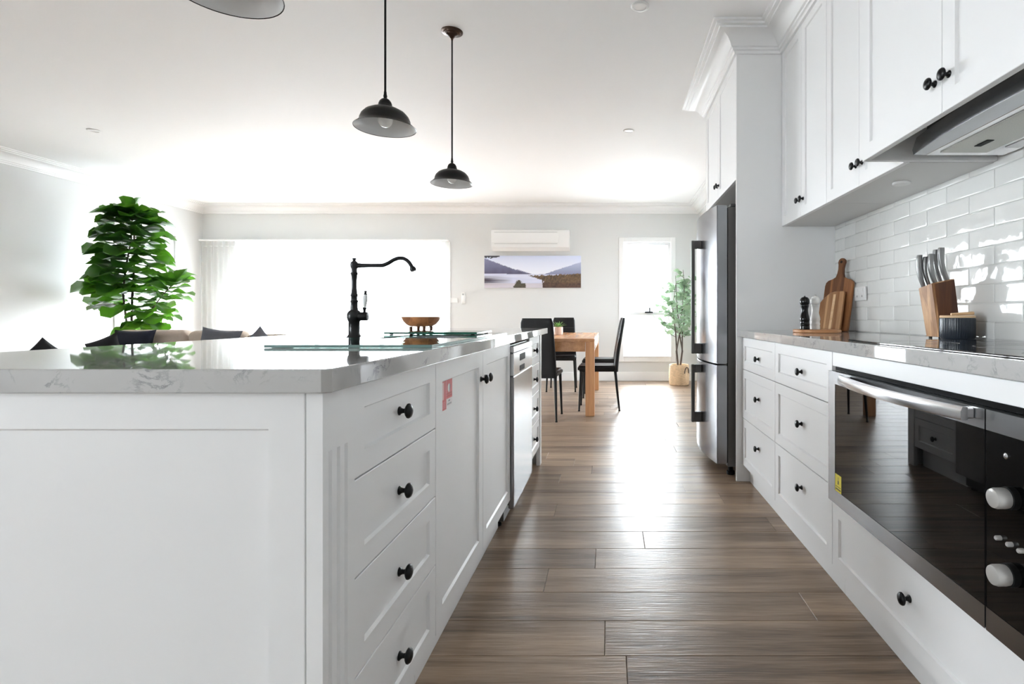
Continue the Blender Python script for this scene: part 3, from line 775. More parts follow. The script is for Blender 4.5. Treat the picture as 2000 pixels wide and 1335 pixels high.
# oven
OX = 0.765; OY0, OY1, OYS = 0.958, 1.886, 1.097
t = thing('oven', 'wide built-in oven with black glass door and stainless frame', 'oven', (1.05, 1.42, 0.345))
MB().box(0.812, 1.30, 0.965, 1.880, 0.352, 0.788).build('body', 'steel_dark', t)
slab_holes('y', (OYS + 0.002, OY1), (0.345, 0.7935), OX, OX + 0.022, [(OYS + 0.0021, OY1 - 0.055, 0.392, 0.752)]).build('door_frame', 'steel', t, smooth=0)
g = MB().box(OX + 0.001, OX + 0.02, OYS + 0.0025, OY1 - 0.0555, 0.3925, 0.7515).build('door_glass', 'oven_glass', t)
def yl(u, v):
    c = srgb(226, 208, 40)
    if 0.12 < u < 0.88 and (0.1 < v < 0.2 or 0.26 < v < 0.32): return srgb(70, 66, 20)
    if abs(u - 0.5) < 0.3 * (0.85 - v) and 0.42 < v < 0.85: return srgb(60, 56, 20)
    return c
mb, cols = print_panel(16, 24, yl, lambda u, v: (OX + 0.0006, OY1 - 0.056 - 0.048 * u, 0.392 + 0.058 * v))
o = mb.build('warning_sticker', 'print_label', g, smooth=0, normals=False); paint(o, cols); o['label'] = 'yellow warning sticker'
hb = []
for i in range(17):
    s = i / 16; y = 1.125 + (1.735 - 1.125) * s
    hb.append((y, OX - 0.016 - 0.040 * math.sin(math.pi * min(1, max(0, s * 0.94 + 0.03))) ** 0.75))
ring = lambda x, y: [(x - 0.007, y, 0.765), (x - 0.009, y, 0.7725), (x - 0.009, y, 0.7845), (x - 0.005, y, 0.793), (x + 0.006, y, 0.793), (x + 0.006, y, 0.765)]
h = MB().loops([ring(x, y) for y, x in hb]).build('handle', 'steel_bright', t)
for y in (1.14, 1.72):
    MB().box(OX - 0.018, OX - 0.0003, y - 0.012, y + 0.012, 0.768, 0.790, b=0.002).build('handle_bracket', 'steel_bright', h)
slab_holes('y', (OY0, OYS - 0.002), (0.345, 0.7935), OX, OX + 0.022, [(OY0 + 0.012, OYS - 0.0021, 0.392, 0.752)]).build('panel_frame', 'steel', t, smooth=0)
g = MB().box(OX + 0.001, OX + 0.02, OY0 + 0.0125, OYS - 0.0025, 0.3925, 0.7515).build('control_panel', 'oven_glass', t)
kn = MB().lathe([(0.0215, 0.0), (0.0215, 0.013), (0.0205, 0.0135)], seg=28, axis='x', sign=-1).mesh('collar', 'rubber_black')
kh = MB().lathe([(0.0185, 0.0138), (0.0195, 0.020), (0.0195, 0.034), (0.0175, 0.040), (0.013, 0.042)], seg=28, axis='x', sign=-1).mesh('control_knob', 'oven_knob')
for z in (0.637, 0.491):
    k = inst('control_knob', kh, t, (OX + 0.001, 1.022, z)); inst('collar', kn, k, (OX + 0.001, 1.022, z))
bt = MB().lathe([(0.0048, 0.0), (0.0048, 0.009), (0.0034, 0.011)], seg=14, axis='x', sign=-1).mesh('button', 'oven_knob')
for y in (1.055, 1.025, 0.997): inst('button', bt, t, (OX + 0.001, y, 0.548))
inst('indicator_lamp', MB().lathe([(0.006, 0.0), (0.006, 0.003), (0.003, 0.005)], seg=12, axis='x', sign=-1).mesh('indicator_lamp', 'steel_bright'), t, (OX + 0.001, 1.038, 0.713))

# cooktop
t = thing('cooktop', 'black glass cooktop set in the right worktop above the oven', 'cooktop', (1.04, 1.34, 0.90))
MB().box(0.79, 1.29, 0.90, 1.785, 0.9005, 0.9055, b=0.001).build('glass_surface', 'cooktop_glass', t)
for (cx, cy, r) in ((0.92, 1.58, 0.09), (1.16, 1.58, 0.07), (1.04, 1.33, 0.12), (0.92, 1.08, 0.075), (1.16, 1.08, 0.09)):
    MB().lathe([(r, 0.9056), (r, 0.9058), (r - 0.0015, 0.9058), (r - 0.0015, 0.9056)], (cx, cy, 0), 40, caps=False).build('zone_ring', 'plastic_grey', t)

# tall panel beside the fridge, overhead cabinet, far panel
o = MB().box(0.75, 1.339, 3.196, 3.2145, 0.001, 2.652, b=0.001).build('tall_panel', 'cabinet_white')
tag(o, 'tall white side panel between the worktop and the fridge', 'panel', 'fridge enclosure panels')
o = MB().box(0.75, 1.339, 4.1925, 4.211, 0.001, 2.652, b=0.001).build('tall_panel', 'cabinet_white')
tag(o, 'tall white side panel on the far side of the fridge', 'panel', 'fridge enclosure panels')
WALL_TOP = 2.652
def wall_cabinet(label, xf, y0, y1, z0, splits, knobs, zdoor=None, group='wall cabinets', zc=None):
    t = thing('wall_cabinet', label, 'cabinet', ((xf + XR) / 2, (y0 + y1) / 2, z0), group)
    zc = zc or z0
    carcass(t, xf + 0.0205, XR - 0.009, y0, y1, zc, WALL_TOP, open_side='-x')
    MB().box(xf + 0.003, xf + 0.02, y0, y1, 2.548, WALL_TOP).build('top_filler', 'cabinet_white', t)
    ys = [y0] + splits + [y1]
    ds = []
    for i in range(len(ys) - 1):
        ds.append(shaker_mb(ys[i] + 0.0012, ys[i + 1] - 0.0012, z0, 2.545, '-x', xf, fw=0.052).build('door', 'cabinet_white', t))
    for i, y, z in knobs: knob(ds[i], (xf, y, z), '-x', 1.0)
    return t
wall_cabinet('white two door wall cabinet tight against the tall fridge panel', SX, 2.539, 3.194, 1.5155, [2.871], [(0, 2.871 - 0.028, 1.605), (1, 2.871 + 0.028, 1.605)])
t = wall_cabinet('white two door wall cabinet beside the range hood with a round light below', SX, 1.868, 2.537, 1.5155, [2.204], [(0, 2.204 - 0.028, 1.605), (1, 2.204 + 0.028, 1.605)])
t = wall_cabinet('white deep two door wall cabinet above the range hood', HX, 0.968, 1.866, 1.518, [1.417], [(0, 1.417 - 0.030, 1.607), (1, 1.417 + 0.030, 1.607)], zc=1.63)
MB().box(HX + 0.0205, XR - 0.009, 1.848, 1.866, 1.518, 1.6295).build('side_panel', 'cabinet_white', t)
MB().box(HX + 0.0205, XR - 0.009, 0.968, 0.986, 1.518, 1.6295).build('side_panel', 'cabinet_white', t)
wall_cabinet('white two door cabinet high above the fridge', TX, 3.216, 4.191, 1.797, [3.74], [(0, 3.74 - 0.028, 1.884), (1, 3.74 + 0.028, 1.884)])
t = thing('under_cabinet_light', 'small round white light under the wall cabinet', 'light', (1.16, 2.142, 1.5))
MB().lathe([(0.033, 0), (0.033, 0.006), (0.030, 0.009), (0.0005, 0.009)], (1.16, 2.142, 1.5153), 24, sign=-1).build('rim', 'plastic_white', t)

# range hood
t = thing('range_hood', 'slide-out steel range hood under the deep wall cabinet', 'range hood', (1.17, 1.41, 1.52))
MB().box(1.06, 1.325, 1.00, 1.80, 1.548, 1.628).build('body', 'steel_dark', t)
lip = []
for i in range(13):
    s = -1 + i / 6; y = 1.40 + 0.405 * s; x = 1.018 - 0.030 * (1 - s * s)
    lip.append([(x, y, 1.524), (x - 0.004, y, 1.540), (x + 0.010, y, 1.582), (x + 0.022, y, 1.586), (1.058, y, 1.586), (1.058, y, 1.524)])
MB().loops(lip).build('front_lip', 'steel', t)
f = MB().box(1.06, 1.325, 0.99, 1.81, 1.524, 1.547, b=0.002).build('base_frame', 'steel_bright', t)
MB().box(1.085, 1.24, 1.03, 1.77, 1.5205, 1.5238, b=0.001).build('grease_filter', 'hood_filter', f)
MB().box(1.150, 1.172, 1.64, 1.70, 1.5185, 1.5203, b=0.0005).build('filter_catch', 'gap_black', f)
MB().box(1.262, 1.31, 1.10, 1.72, 1.5205, 1.5238, b=0.001).build('lamp_cover', 'plastic_white', f)

# fridge
FY0, FY1 = 3.30, 4.05
t = thing('fridge', 'stainless steel two door fridge freezer with rectangular loop handles', 'fridge', (0.98, 3.675, 0))
MB().box(0.722, 1.31, FY0 + 0.008, FY1 - 0.008, 0.055, 1.655, b=0.004).build('body', 'fridge_side', t)
def bulge(y):
    s = (y - 3.675) / 0.375
    return 0.612 + 0.043 * s * s
def fridge_door(z0, z1):
    n = 20; poly = []
    for i in range(n + 1):
        y = FY0 + (FY1 - FY0) * i / n; poly.append((bulge(y), y))
    poly += [(0.718, FY1), (0.718, FY0)]
    bm = bmesh.new()
    lo = [bm.verts.new((x, y, z0)) for x, y in poly]; hi = [bm.verts.new((x, y, z1)) for x, y in poly]
    bm.faces.new(lo); bm.faces.new(hi)
    for i in range(len(poly)): j = (i + 1) % len(poly); bm.faces.new([lo[i], lo[j], hi[j], hi[i]])
    bmesh.ops.recalc_face_normals(bm, faces=bm.faces)
    bm.edges.ensure_lookup_table()
    bmesh.ops.bevel(bm, geom=[e for e in bm.edges if e.calc_face_angle(0) > 0.7], offset=0.004, segments=2, affect='EDGES')
    return MB().bm(bm).build('door', 'fridge_steel', t, smooth=30)
def loop_handle(d, z0, z1):
    y0, y1 = 3.605, 3.635; xs = bulge(3.62)
    mb = MB().box(0.545, 0.567, y0, y1, z0, z1, b=0.003)
    mb.box(0.566, xs - 0.0005, y0, y1, z1 - 0.055, z1 - 0.0005, b=0.002); mb.box(0.566, xs - 0.0005, y0, y1, z0 + 0.0005, z0 + 0.07, b=0.002)
    mb.build('handle', 'steel_dark', d)
d = fridge_door(0.690, 1.665); loop_handle(d, 0.731, 1.49)
d = fridge_door(0.075, 0.680); loop_handle(d, 0.273, 0.660)
MB().box(0.7185, 0.724, FY0 + 0.01, FY1 - 0.01, 0.08, 1.65).build('door_seal', 'rubber_black', t)
MB().box(0.74, 0.78, FY0 + 0.004, FY0 + 0.06, 1.656, 1.675, b=0.003).build('hinge_cover', 'steel_dark', t)
for y in (FY0 + 0.05, FY1 - 0.05):
    for x in (0.75, 1.26):
        MB().lathe([(0.025, 0.0005), (0.025, 0.02), (0.015, 0.022), (0.015, 0.056)], (x, y, 0), 14).build('foot', 'rubber_black', t)

# ------------------------------------------------------------------ things on the right worktop
bxc, byc = 1.045, 2.72
o = MB().lathe([(0.112, 0.9003), (0.115, 0.903), (0.115, 0.913), (0.112, 0.9155), (0.0005, 0.9155)], (bxc, byc, 0), 40).build('round_board', 'board_wood', smooth=40)
tag(o, 'round wooden board under the two pepper mills', 'board')
def mill(name, label, x, y, m, s=1.0):
    t = thing(name, label, 'pepper mill', (x, y, 0.9158), 'pepper and salt mills')
    z = 0.9158
    MB().lathe([(r * s, z + h * s) for r, h in [(0.0235, 0), (0.0240, 0.004), (0.0235, 0.012), (0.0225, 0.020), (0.0240, 0.024), (0.0240, 0.028), (0.0225, 0.032), (0.0225, 0.042), (0.0245, 0.048), (0.0230, 0.060), (0.0185, 0.078), (0.0165, 0.092), (0.0165, 0.104), (0.0195, 0.116), (0.0205, 0.120), (0.0190, 0.1235)]], (x, y, 0), 28).build('body', m, t, smooth=40)
    MB().lathe([(r * s, z + h * s) for r, h in [(0.0185, 0.1240), (0.0215, 0.127), (0.0235, 0.134), (0.0238, 0.143), (0.0215, 0.153), (0.0150, 0.161), (0.0060, 0.1645)]], (x, y, 0), 28).build('cap', m, t, smooth=40)
    MB().lathe([(0.0035, z + 0.1646 * s), (0.005, z + 0.1675 * s), (0.0035, z + 0.171 * s), (0.001, z + 0.172 * s)], (x, y, 0), 14).build('finial', 'steel_bright', t)
mill('pepper_mill', 'glossy black pepper mill on round board', 0.978, 2.705, 'mill_black')
mill('salt_mill', 'glossy white salt mill on round board beside the black mill', 1.046, 2.745, 'mill_white', 1.03)

def board(name, label, outline, thick, m, loc, yaw, lean, hole=None, stripe=None):
    """outline in (u, v) metres, v up from the bottom edge; leans backwards"""
    t = thing(name, label, 'chopping board', loc, 'wooden boards leaning in the corner')
    mb = MB(); n = len(outline)
    e = 0.003
    cu = sum(p[0] for p in outline) / n; cv = sum(p[1] for p in outline) / n
    def ring(i, y):
        out = []
        for k, p in enumerate(outline):
            a = Vector(outline[k - 1]); b = Vector(outline[(k + 1) % n]); d = (b - a).normalized(); nn = Vector((d.y, -d.x))
            q = Vector(p) - nn * i; out.append((q.x, y, q.y))
        return out
    mb.loops([ring(e, 0), ring(0, e), ring(0, thick - e), ring(e, thick)])
    me = mb.mesh('board', m, smooth=40)
    o = inst('board', me, t, loc)
    if stripe:
        u0, u1, v0, v1, sk_ = stripe
        s = MB().prism([(u0, v0), (u1, v0), (u1 + sk_, v1), (u0 + sk_, v1)], 'y', -0.0008, 0.001)
        inst('lit_edge_stripe', s.mesh('lit_edge_stripe', 'pale_wood'), t, loc)  # pale stripe paints in the light on a board edge
    if hole:
        h = MB().lathe([(hole[2], -0.0006), (hole[2], 0.0005)], (hole[0], 0, hole[1]), 18, axis='y')
        inst('hanging_hole', h.mesh('hanging_hole', 'hole_dark'), t, loc)  # dark disc paints the shaded hole; the board is not cut through
    t.rotation_euler = Euler((-lean, 0, yaw), 'XYZ')
    return t
paddle = [(-0.085, 0), (0.085, 0), (0.09, 0.005), (0.09, 0.255), (0.085, 0.275), (0.072, 0.287), (0.045, 0.295), (0.027, 0.305), (0.020, 0.325), (0.017, 0.35), (0.019, 0.375), (0.023, 0.388), (0.020, 0.402), (0.011, 0.411), (0, 0.413),
          (-0.011, 0.411), (-0.020, 0.402), (-0.023, 0.388), (-0.019, 0.375), (-0.017, 0.35), (-0.020, 0.325), (-0.027, 0.305), (-0.045, 0.295), (-0.072, 0.287), (-0.085, 0.275), (-0.09, 0.255), (-0.09, 0.005)]
board('paddle_board', 'tall wooden paddle board with a round handle leaning on tiles', paddle, 0.018, 'acacia', (1.222, 2.955, 0.9015), math.radians(-60), math.radians(11), hole=(0, 0.390, 0.008))
small = [(-0.085, 0), (0.055, 0), (0.06, 0.006), (0.06, 0.212), (0.052, 0.222), (0.0, 0.222), (-0.03, 0.215), (-0.055, 0.196), (-0.078, 0.176), (-0.09, 0.160), (-0.09, 0.006)]
board('slot_board', 'smaller wooden board with pale stripe propped before the paddle board', small, 0.016, 'acacia_light', (1.200, 2.938, 0.9015), math.radians(-60), math.radians(11), stripe=(-0.012, 0.003, 0.006, 0.205, 0.006))

# power point
t = thing('power_outlet', 'white double power outlet on the tiled wall', 'power outlet', (1.326, 2.84, 1.05))
MB().box(1.3165, 1.3285, 2.782, 2.898, 1.064, 1.137, b=0.002).build('plate', 'plastic_white', t)
for y in (2.812, 2.868):
    MB().box(1.3145, 1.3163, y - 0.009, y + 0.009, 1.112, 1.126, b=0.0006).build('rocker_switch', 'plastic_white', t)
    MB().box(1.3155, 1.3163, y - 0.004, y + 0.004, 1.083, 1.093).build('socket', 'plastic_grey', t)

# knife block (top slants to the left) and knives
kb = thing('knife_block', 'slanted wooden knife block by the tiles holding steel handled knives', 'knife block', (1.25, 2.02, 0.90))
A0, B0, C0 = Vector((1.2105, 2.060, 0.9062)), Vector((1.216, 1.988, 0.9062)), Vector((1.300, 1.988, 0.9062))
A1, B1, C1 = Vector((1.1797, 2.060, 1.089)), Vector((1.1897, 1.988, 1.105)), Vector((1.2738, 1.988, 1.1225))
D0 = A0 + (C0 - B0); D1 = A1 + (C1 - B1)
def hexa(vs): return MB().add(vs, [(0, 1, 2, 3), (4, 5, 6, 7), (0, 1, 5, 4), (1, 2, 6, 5), (2, 3, 7, 6), (3, 0, 4, 7)])
bm = bmesh.new()
hx = hexa([A0, B0, C0, D0, A1, B1, C1, D1]); me = bpy.data.meshes.new('tmp'); me.from_pydata(hx.v, [], hx.f); bm.from_mesh(me); bpy.data.meshes.remove(me)
bmesh.ops.bevel(bm, geom=bm.edges[:], offset=0.0022, segments=2, affect='EDGES')
MB().bm(bm).build('block', 'acacia_light', kb, smooth=40)
e_ = Vector((0, -0.0016, 0)); f_ = (C0 - B0) * 0.10; g_ = (C1 - B1) * 0.10
hexa([B0 + f_ + e_, C0 - f_ * 0.3 + e_, C0 - f_ * 0.3 + Vector((0, 0.001, 0)), B0 + f_ + Vector((0, 0.001, 0)), B1 + g_ + e_ - Vector((0, 0, 0.004)), C1 - g_ * 0.3 + e_ - Vector((0, 0, 0.004)), C1 - g_ * 0.3 + Vector((0, 0.001, -0.004)), B1 + g_ + Vector((0, 0.001, -0.004))]).build('side_veneer', 'acacia_dark', kb, smooth=0)
for p in (A0, B0, C0, D0):
    c = p + ((A0 + C0) / 2 - p) * 0.25
    MB().lathe([(0.006, 0.9003), (0.006, 0.9061)], (c.x, c.y, 0), 10).build('foot', 'rubber_black', kb)
def knife(px0, py0, px1, py1, Y, w, label):
    a = at(px0, py0, Y); b = at(px1, py1, Y); a = a - (b - a) * 0.10
    t = thing('kitchen_knife', label, 'knife', (a.x, a.y, a.z), 'knives in the block')
    d = (b - a); n = 14; rings = []
    for i in range(n + 1):
        s = i / n
        off = -0.0095 * math.sin(math.pi * s) + 0.004 * max(0, s - 0.75)
        wid = w * (0.62 + 0.42 * s ** 0.8) if s < 0.93 else w * (1.0 - 2.2 * (s - 0.93))
        c = a + d * s + Vector((off, 0, 0))
        r = []
        for k in range(12):
            th = 2 * math.pi * k / 12
            r.append((c.x + wid / 2 * (abs(math.cos(th)) ** 0.6) * math.copysign(1, math.cos(th)), c.y + 0.0085 * (abs(math.sin(th)) ** 0.6) * math.copysign(1, math.sin(th)), c.z + 0.10 * 0))
        rings.append(r)
    MB().loops(rings).build('handle', 'knife_steel', t, smooth=50)
    e = a - d.normalized() * 0.0
    q = d.normalized()
    hexa([a + Vector((-0.006, -0.002, -0.0005)), a + Vector((0.006, -0.002, -0.0005)), a + Vector((0.006, 0.002, -0.0005)), a + Vector((-0.006, 0.002, -0.0005)),
          a + Vector((-0.006, -0.002, 0.004)), a + Vector((0.006, -0.002, 0.004)), a + Vector((0.006, 0.002, 0.004)), a + Vector((-0.006, 0.002, 0.004))]).build('bolster', 'steel_dark', t, smooth=0)
for i, (x0, y0, x1, y1, Y, w, lb) in enumerate([
    (1804.5, 557.0, 1795.5, 498.0, 2.047, 0.0200, 'steel handled knife lowest and leftmost in the knife block'),
    (1814.5, 553.5, 1807.0, 501.0, 2.036, 0.0150, 'slim steel handled knife second from left in the knife block'),
    (1827.0, 549.5, 1818.5, 495.5, 2.016, 0.0205, 'broad steel handled knife third from left in the knife block'),
    (1838.0, 547.5, 1826.5, 487.5, 2.030, 0.0160, 'tall slim steel handled knife second from right in the knife block'),
    (1849.5, 543.0, 1838.0, 483.5, 2.006, 0.0230, 'tallest broad steel handled knife rightmost in the knife block')]):
    knife(x0, y0, x1, y1, Y, w, lb)

# fluted canister
cx, cy = 1.243, 1.926
t = thing('canister', 'dark navy fluted canister with wooden lid beside the knife block', 'canister', (cx, cy, 0.90))
rings = []
for r, z in [(0.050, 0.9003), (0.0535, 0.9035), (0.0535, 0.906), (0.0550, 0.909), (0.0550, 0.972), (0.0540, 0.9765)]:
    rings.append([(cx + (r + (0.0012 * math.cos(a * 2 * math.pi / 3) if 0.907 < z < 0.975 else 0)) * math.cos(2 * math.pi * a / 144), cy + (r + (0.0012 * math.cos(a * 2 * math.pi / 3) if 0.907 < z < 0.975 else 0)) * math.sin(2 * math.pi * a / 144), z) for a in range(144)])
MB().loops(rings).build('jar', 'canister_navy', t, smooth=60)
l = MB().lathe([(0.0540, 0.9768), (0.0550, 0.978), (0.0550, 0.984), (0.0535, 0.9855), (0.0005, 0.9855)], (cx, cy, 0), 36).build('lid', 'pale_wood', t)
MB().tube([(cx - 0.030, cy - 0.012, 0.9895), (cx + 0.046, cy - 0.018, 0.9935)], [0.0045, 0.0060], 12).build('lid_handle', 'pale_wood', l)

# ------------------------------------------------------------------ pendants and downlights
def pendant(label, y, x=-0.939, rim=1.770):
    t = thing('pendant_lamp', label, 'pendant lamp', (x, y, rim), 'black pendant lamps over the island')
    out = [(0.0235, 0.0800), (0.040, 0.0790), (0.060, 0.0740), (0.079, 0.0635), (0.0930, 0.048), (0.0995, 0.032), (0.1010, 0.020), (0.1220, 0.0012), (0.1240, 0.0)]
    MB().lathe([(r, z + rim) for r, z in out] + [(0.1235, rim - 0.0012), (0.1220, rim - 0.0004)], (x, y, 0), 48, caps=False).build('shade', 'enamel_black', t, smooth=50)
    inn = [(0.1215, 0.0004), (0.0995, 0.0195), (0.0980, 0.032), (0.0915, 0.047), (0.0775, 0.062), (0.059, 0.0722), (0.040, 0.0770), (0.010, 0.0778)]
    MB().lathe([(r, z + rim) for r, z in inn], (x, y, 0), 48, caps=False).build('shade_lining', 'enamel_white', t, smooth=50)
    MB().lathe([(r, z + rim) for r, z in [(0.0340, 0.0790), (0.0305, 0.0850), (0.0285, 0.0920), (0.0270, 0.0935), (0.0265, 0.1000), (0.0225, 0.1100), (0.0155, 0.1180), (0.0075, 0.1215), (0.0065, 0.1260), (0.0080, 0.1310), (0.0060, 0.1400), (0.0055, 0.150)]], (x, y, 0), 24).build('cap', 'enamel_black', t, smooth=40)
    b = [(0.0005, -0.0005)]
    for i in range(1, 11):
        a = math.pi * i / 14; b.append((0.0300 * math.sin(a), 0.0295 - 0.0300 * math.cos(a)))
    b += [(0.0165, 0.062), (0.0135, 0.0755)]
    MB().lathe([(r, z + rim + 0.002) for r, z in b], (x, y, 0), 24).build('bulb', 'bulb_white', t, smooth=60)
    MB().tube([(x, y, rim + 0.149), (x, y, 2.2), (x, y, 2.625)], 0.0046, 8).build('cord', 'enamel_black', t)
    MB().lathe([(r, z + CEIL - 2.655) for r, z in [(0.0040, 2.602), (0.0060, 2.604), (0.0065, 2.612), (0.0120, 2.618), (0.0200, 2.628), (0.0320, 2.634), (0.0340, 2.639), (0.0480, 2.643), (0.0500, 2.648), (0.0620, 2.650), (0.0630, 2.6547)]], (x, y, 0), 36).build('ceiling_rose', 'bronze_dark', t, smooth=35)
pendant('black pendant lamp nearest the camera cut off by top edge', 1.312, rim=1.776)
pendant('black pendant lamp in the middle of the row', 2.243, rim=1.768)
pendant('black pendant lamp farthest away with its ceiling rose showing', 3.190, rim=1.768)
for (x, y, lb) in ((0.162, 2.926, 'round white ceiling downlight nearest the wall cabinets'), (0.168, 4.89, 'round white ceiling downlight above the fridge aisle farther off'), (-4.69, 4.88, 'round white ceiling downlight over the sofa on the left')):
    t = thing('downlight', lb, 'downlight', (x, y, CEIL), 'ceiling downlights')
    MB().lathe([(0.050, CEIL - 0.0003), (0.050, CEIL - 0.004), (0.044, CEIL - 0.009), (0.036, CEIL - 0.009), (0.034, CEIL - 0.004)], (x, y, 0), 32, caps=False).build('rim', 'plastic_white', t, smooth=40)
    MB().lathe([(0.0335, CEIL - 0.0055), (0.0345, CEIL - 0.0045), (0.0345, CEIL - 0.0005)], (x, y, 0), 24).build('lens', 'bulb_white', t)

# ------------------------------------------------------------------ back wall
t = thing('air_conditioner', 'white split air conditioner above the landscape picture', 'air conditioner', (-1.18, YB, 1.95))
x0, x1, z0, z1 = -1.765, -0.61, 1.955, 2.27
MB().prism([(YB - 0.0005, z0 + 0.02), (YB - 0.13, z0), (YB - 0.20, z0 + 0.05), (YB - 0.215, z0 + 0.12), (YB - 0.215, z1 - 0.05), (YB - 0.20, z1 - 0.015), (YB - 0.17, z1), (YB - 0.0005, z1)], 'x', x0, x1).build('body', 'plastic_white', t, smooth=30)
MB().box(x0 + 0.002, x1 - 0.15, YB - 0.222, YB - 0.2155, z0 + 0.115, z1 - 0.052, b=0.002).build('front_panel', 'plastic_white', t)
MB().prism([(YB - 0.140, z0 + 0.003), (YB - 0.204, z0 + 0.048), (YB - 0.209, z0 + 0.045), (YB - 0.145, z0 - 0.002)], 'x', x0 + 0.05, x1 - 0.18).build('louvre', 'plastic_white', t, smooth=0)
MB().box(x0 + 0.045, x1 - 0.175, YB - 0.2175, YB - 0.2152, z0 + 0.098, z0 + 0.102).build('vent_line', 'plastic_grey', t)
MB().box(x0 + 0.045, x1 - 0.175, YB - 0.2175, YB - 0.2152, z1 - 0.046, z1 - 0.042).build('vent_line', 'plastic_grey', t)

def lerp(a, b, t): return tuple(a[i] + (b[i] - a[i]) * t for i in range(4))
def nz(x, y, s=1.0): return mnoise.noise(Vector((x * s, y * s, 3.7)))
def landscape(u, v):
    n1 = nz(u * 3, v, 6); n2 = nz(u * 3, v, 22); n3 = nz(u * 3, v * 1.0, 60)
    sky = lerp(srgb(236, 238, 248), srgb(210, 218, 242), min(1, max(0, (v - 0.4) / 0.6)))
    c = sky
    ridge_l = 0.42 + 0.50 * max(0, 1 - u / 0.50) ** 1.15 + 0.015 * n2
    ridge_l2 = 0.42 + 0.16 * max(0, 1 - abs(u - 0.34) / 0.16) + 0.008 * n2
    ridge_r = 0.40 + 0.40 * max(0, (u - 0.60) / 0.40) ** 0.95 + 0.015 * n2
    if v < ridge_r and u > 0.58: c = lerp(srgb(126, 130, 160), srgb(178, 186, 212), min(1, (v - 0.38) / 0.4))
    if v < ridge_l2: c = srgb(150, 152, 182)
    if v < ridge_l and u < 0.5: c = lerp(srgb(84, 82, 108), srgb(132, 134, 166), min(1, max(0, (v - 0.42) / 0.5 + 0.15 * n1)))
    if v < 0.445 - 0.05 * u:
        c = lerp(srgb(222, 224, 240), srgb(196, 200, 224), 0.5 + 0.5 * nz(u * 1.2, v * 12, 4))
        dk = max(0, 1 - u / 0.30) * max(0, 1 - abs(v - 0.23) / 0.17)
        c = lerp(c, srgb(74, 66, 78), min(1, dk * 2.0 * (0.7 + 0.5 * nz(u * 2, v * 20, 3))))
        if v < 0.14: c = lerp(c, srgb(196, 180, 178), 0.5)
    shore = 0.385 + 0.06 * max(0, (u - 0.6) / 0.4) + 0.03 * n2 + 0.02 * n3
    left = 0.60 + 0.03 * (v > 0.1) * n2 - (0.10 * max(0, (v - 0.24) / 0.1) if v > 0.24 else 0)
    if u > left and v < shore and not (u < 0.60 and v < 0.255 + 0.02 * n2):
        k = 0.5 + 0.5 * n2 + 0.3 * n3
        c = lerp(srgb(46, 40, 38), srgb(124, 98, 70), min(1, max(0, k)))
        if v < 0.16: c = lerp(c, srgb(70, 42, 44), 0.5)
        if u > 0.8 and v > 0.12: c = lerp(c, srgb(138, 106, 64), 0.3 * (0.5 + 0.5 * n1))
    if (abs(u - 0.355) < 0.045 * (1 - v / 0.27) + 0.012 + 0.02 * n3 and v < 0.25) or (abs(u - 0.405) < 0.022 + 0.012 * n3 and v < 0.15): c = lerp(srgb(50, 48, 40), srgb(98, 92, 76), 0.5 + 0.5 * n3)
    if v > 0.955 + 0.06 * n2 - 0.02 * (u < 0.1) and u < 0.16: c = srgb(70, 70, 78)
    return c
t = thing('landscape_picture', 'panoramic lake and mountain canvas print under the air conditioner', 'picture', (-1.176, YB, 1.41))
x0, x1, z0, z1 = -1.910, -0.442, 1.410, 1.899
MB().box(x0, x1, YB - 0.035, YB - 0.0005, z0, z1, b=0.002).build('canvas', 'canvas_edge', t)
mb, cols = print_panel(180, 60, landscape, lambda u, v: (x0 + 0.002 + (x1 - x0 - 0.004) * u, YB - 0.0356, z0 + 0.002 + (z1 - z0 - 0.004) * v))
o = mb.build('print', 'print_canvas', t, smooth=0, normals=False); paint(o, cols)

t = thing('remote_holder', 'small white remote control in a holder on the back wall', 'remote control', (-2.23, YB, 1.2))
MB().box(-2.262, -2.198, YB - 0.022, YB - 0.0005, 1.17, 1.30, b=0.006, seg=2).build('holder', 'plastic_white', t)
r = MB().box(-2.255, -2.205, YB - 0.036, YB - 0.0222, 1.19, 1.345, b=0.006, seg=2).build('remote', 'plastic_white', t)
MB().box(-2.245, -2.215, YB - 0.0372, YB - 0.0362, 1.300, 1.325).build('screen', 'plastic_grey', r)
o = MB().box(-2.435, -2.320, YB - 0.010, YB - 0.0005, 1.185, 1.260, b=0.003).build('light_switch', 'plastic_white')
tag(o, 'white light switch plate between curtain and remote control', 'light switch')

# sheer curtain on a track
t = thing('sheer_curtain', 'long white sheer curtain covering the big window', 'curtain', (-4.31, 8.08, 0))
def cy_(x, z): return 8.085 + (0.024 + 0.006 * math.sin(x * 3.1)) * math.sin(x * 2 * math.pi / 0.085 + 0.7 * math.sin(x * 4.3)) * (0.75 + 0.25 * (2.1 - z) / 2.1)
n = 520
MB().grid(n, 8, lambda u, v: (-6.15 + 3.69 * u, cy_(-6.15 + 3.69 * u, 0.015 + 2.02 * v), 0.015 + 2.02 * v)).build('drape', 'sheer_fabric', t, smooth=180, normals=False)
MB().grid(n, 2, lambda u, v: (-6.15 + 3.69 * u, cy_(-6.15 + 3.69 * u, 2.03) * 0.4 + 8.085 * 0.6, 2.036 + 0.075 * v)).build('heading_tape', 'sheer_fabric', t, smooth=180, normals=False)
MB().box(-6.17, -2.45, 8.055, 8.1795, 2.1125, 2.135, b=0.003).build('track', 'frame_white', t)

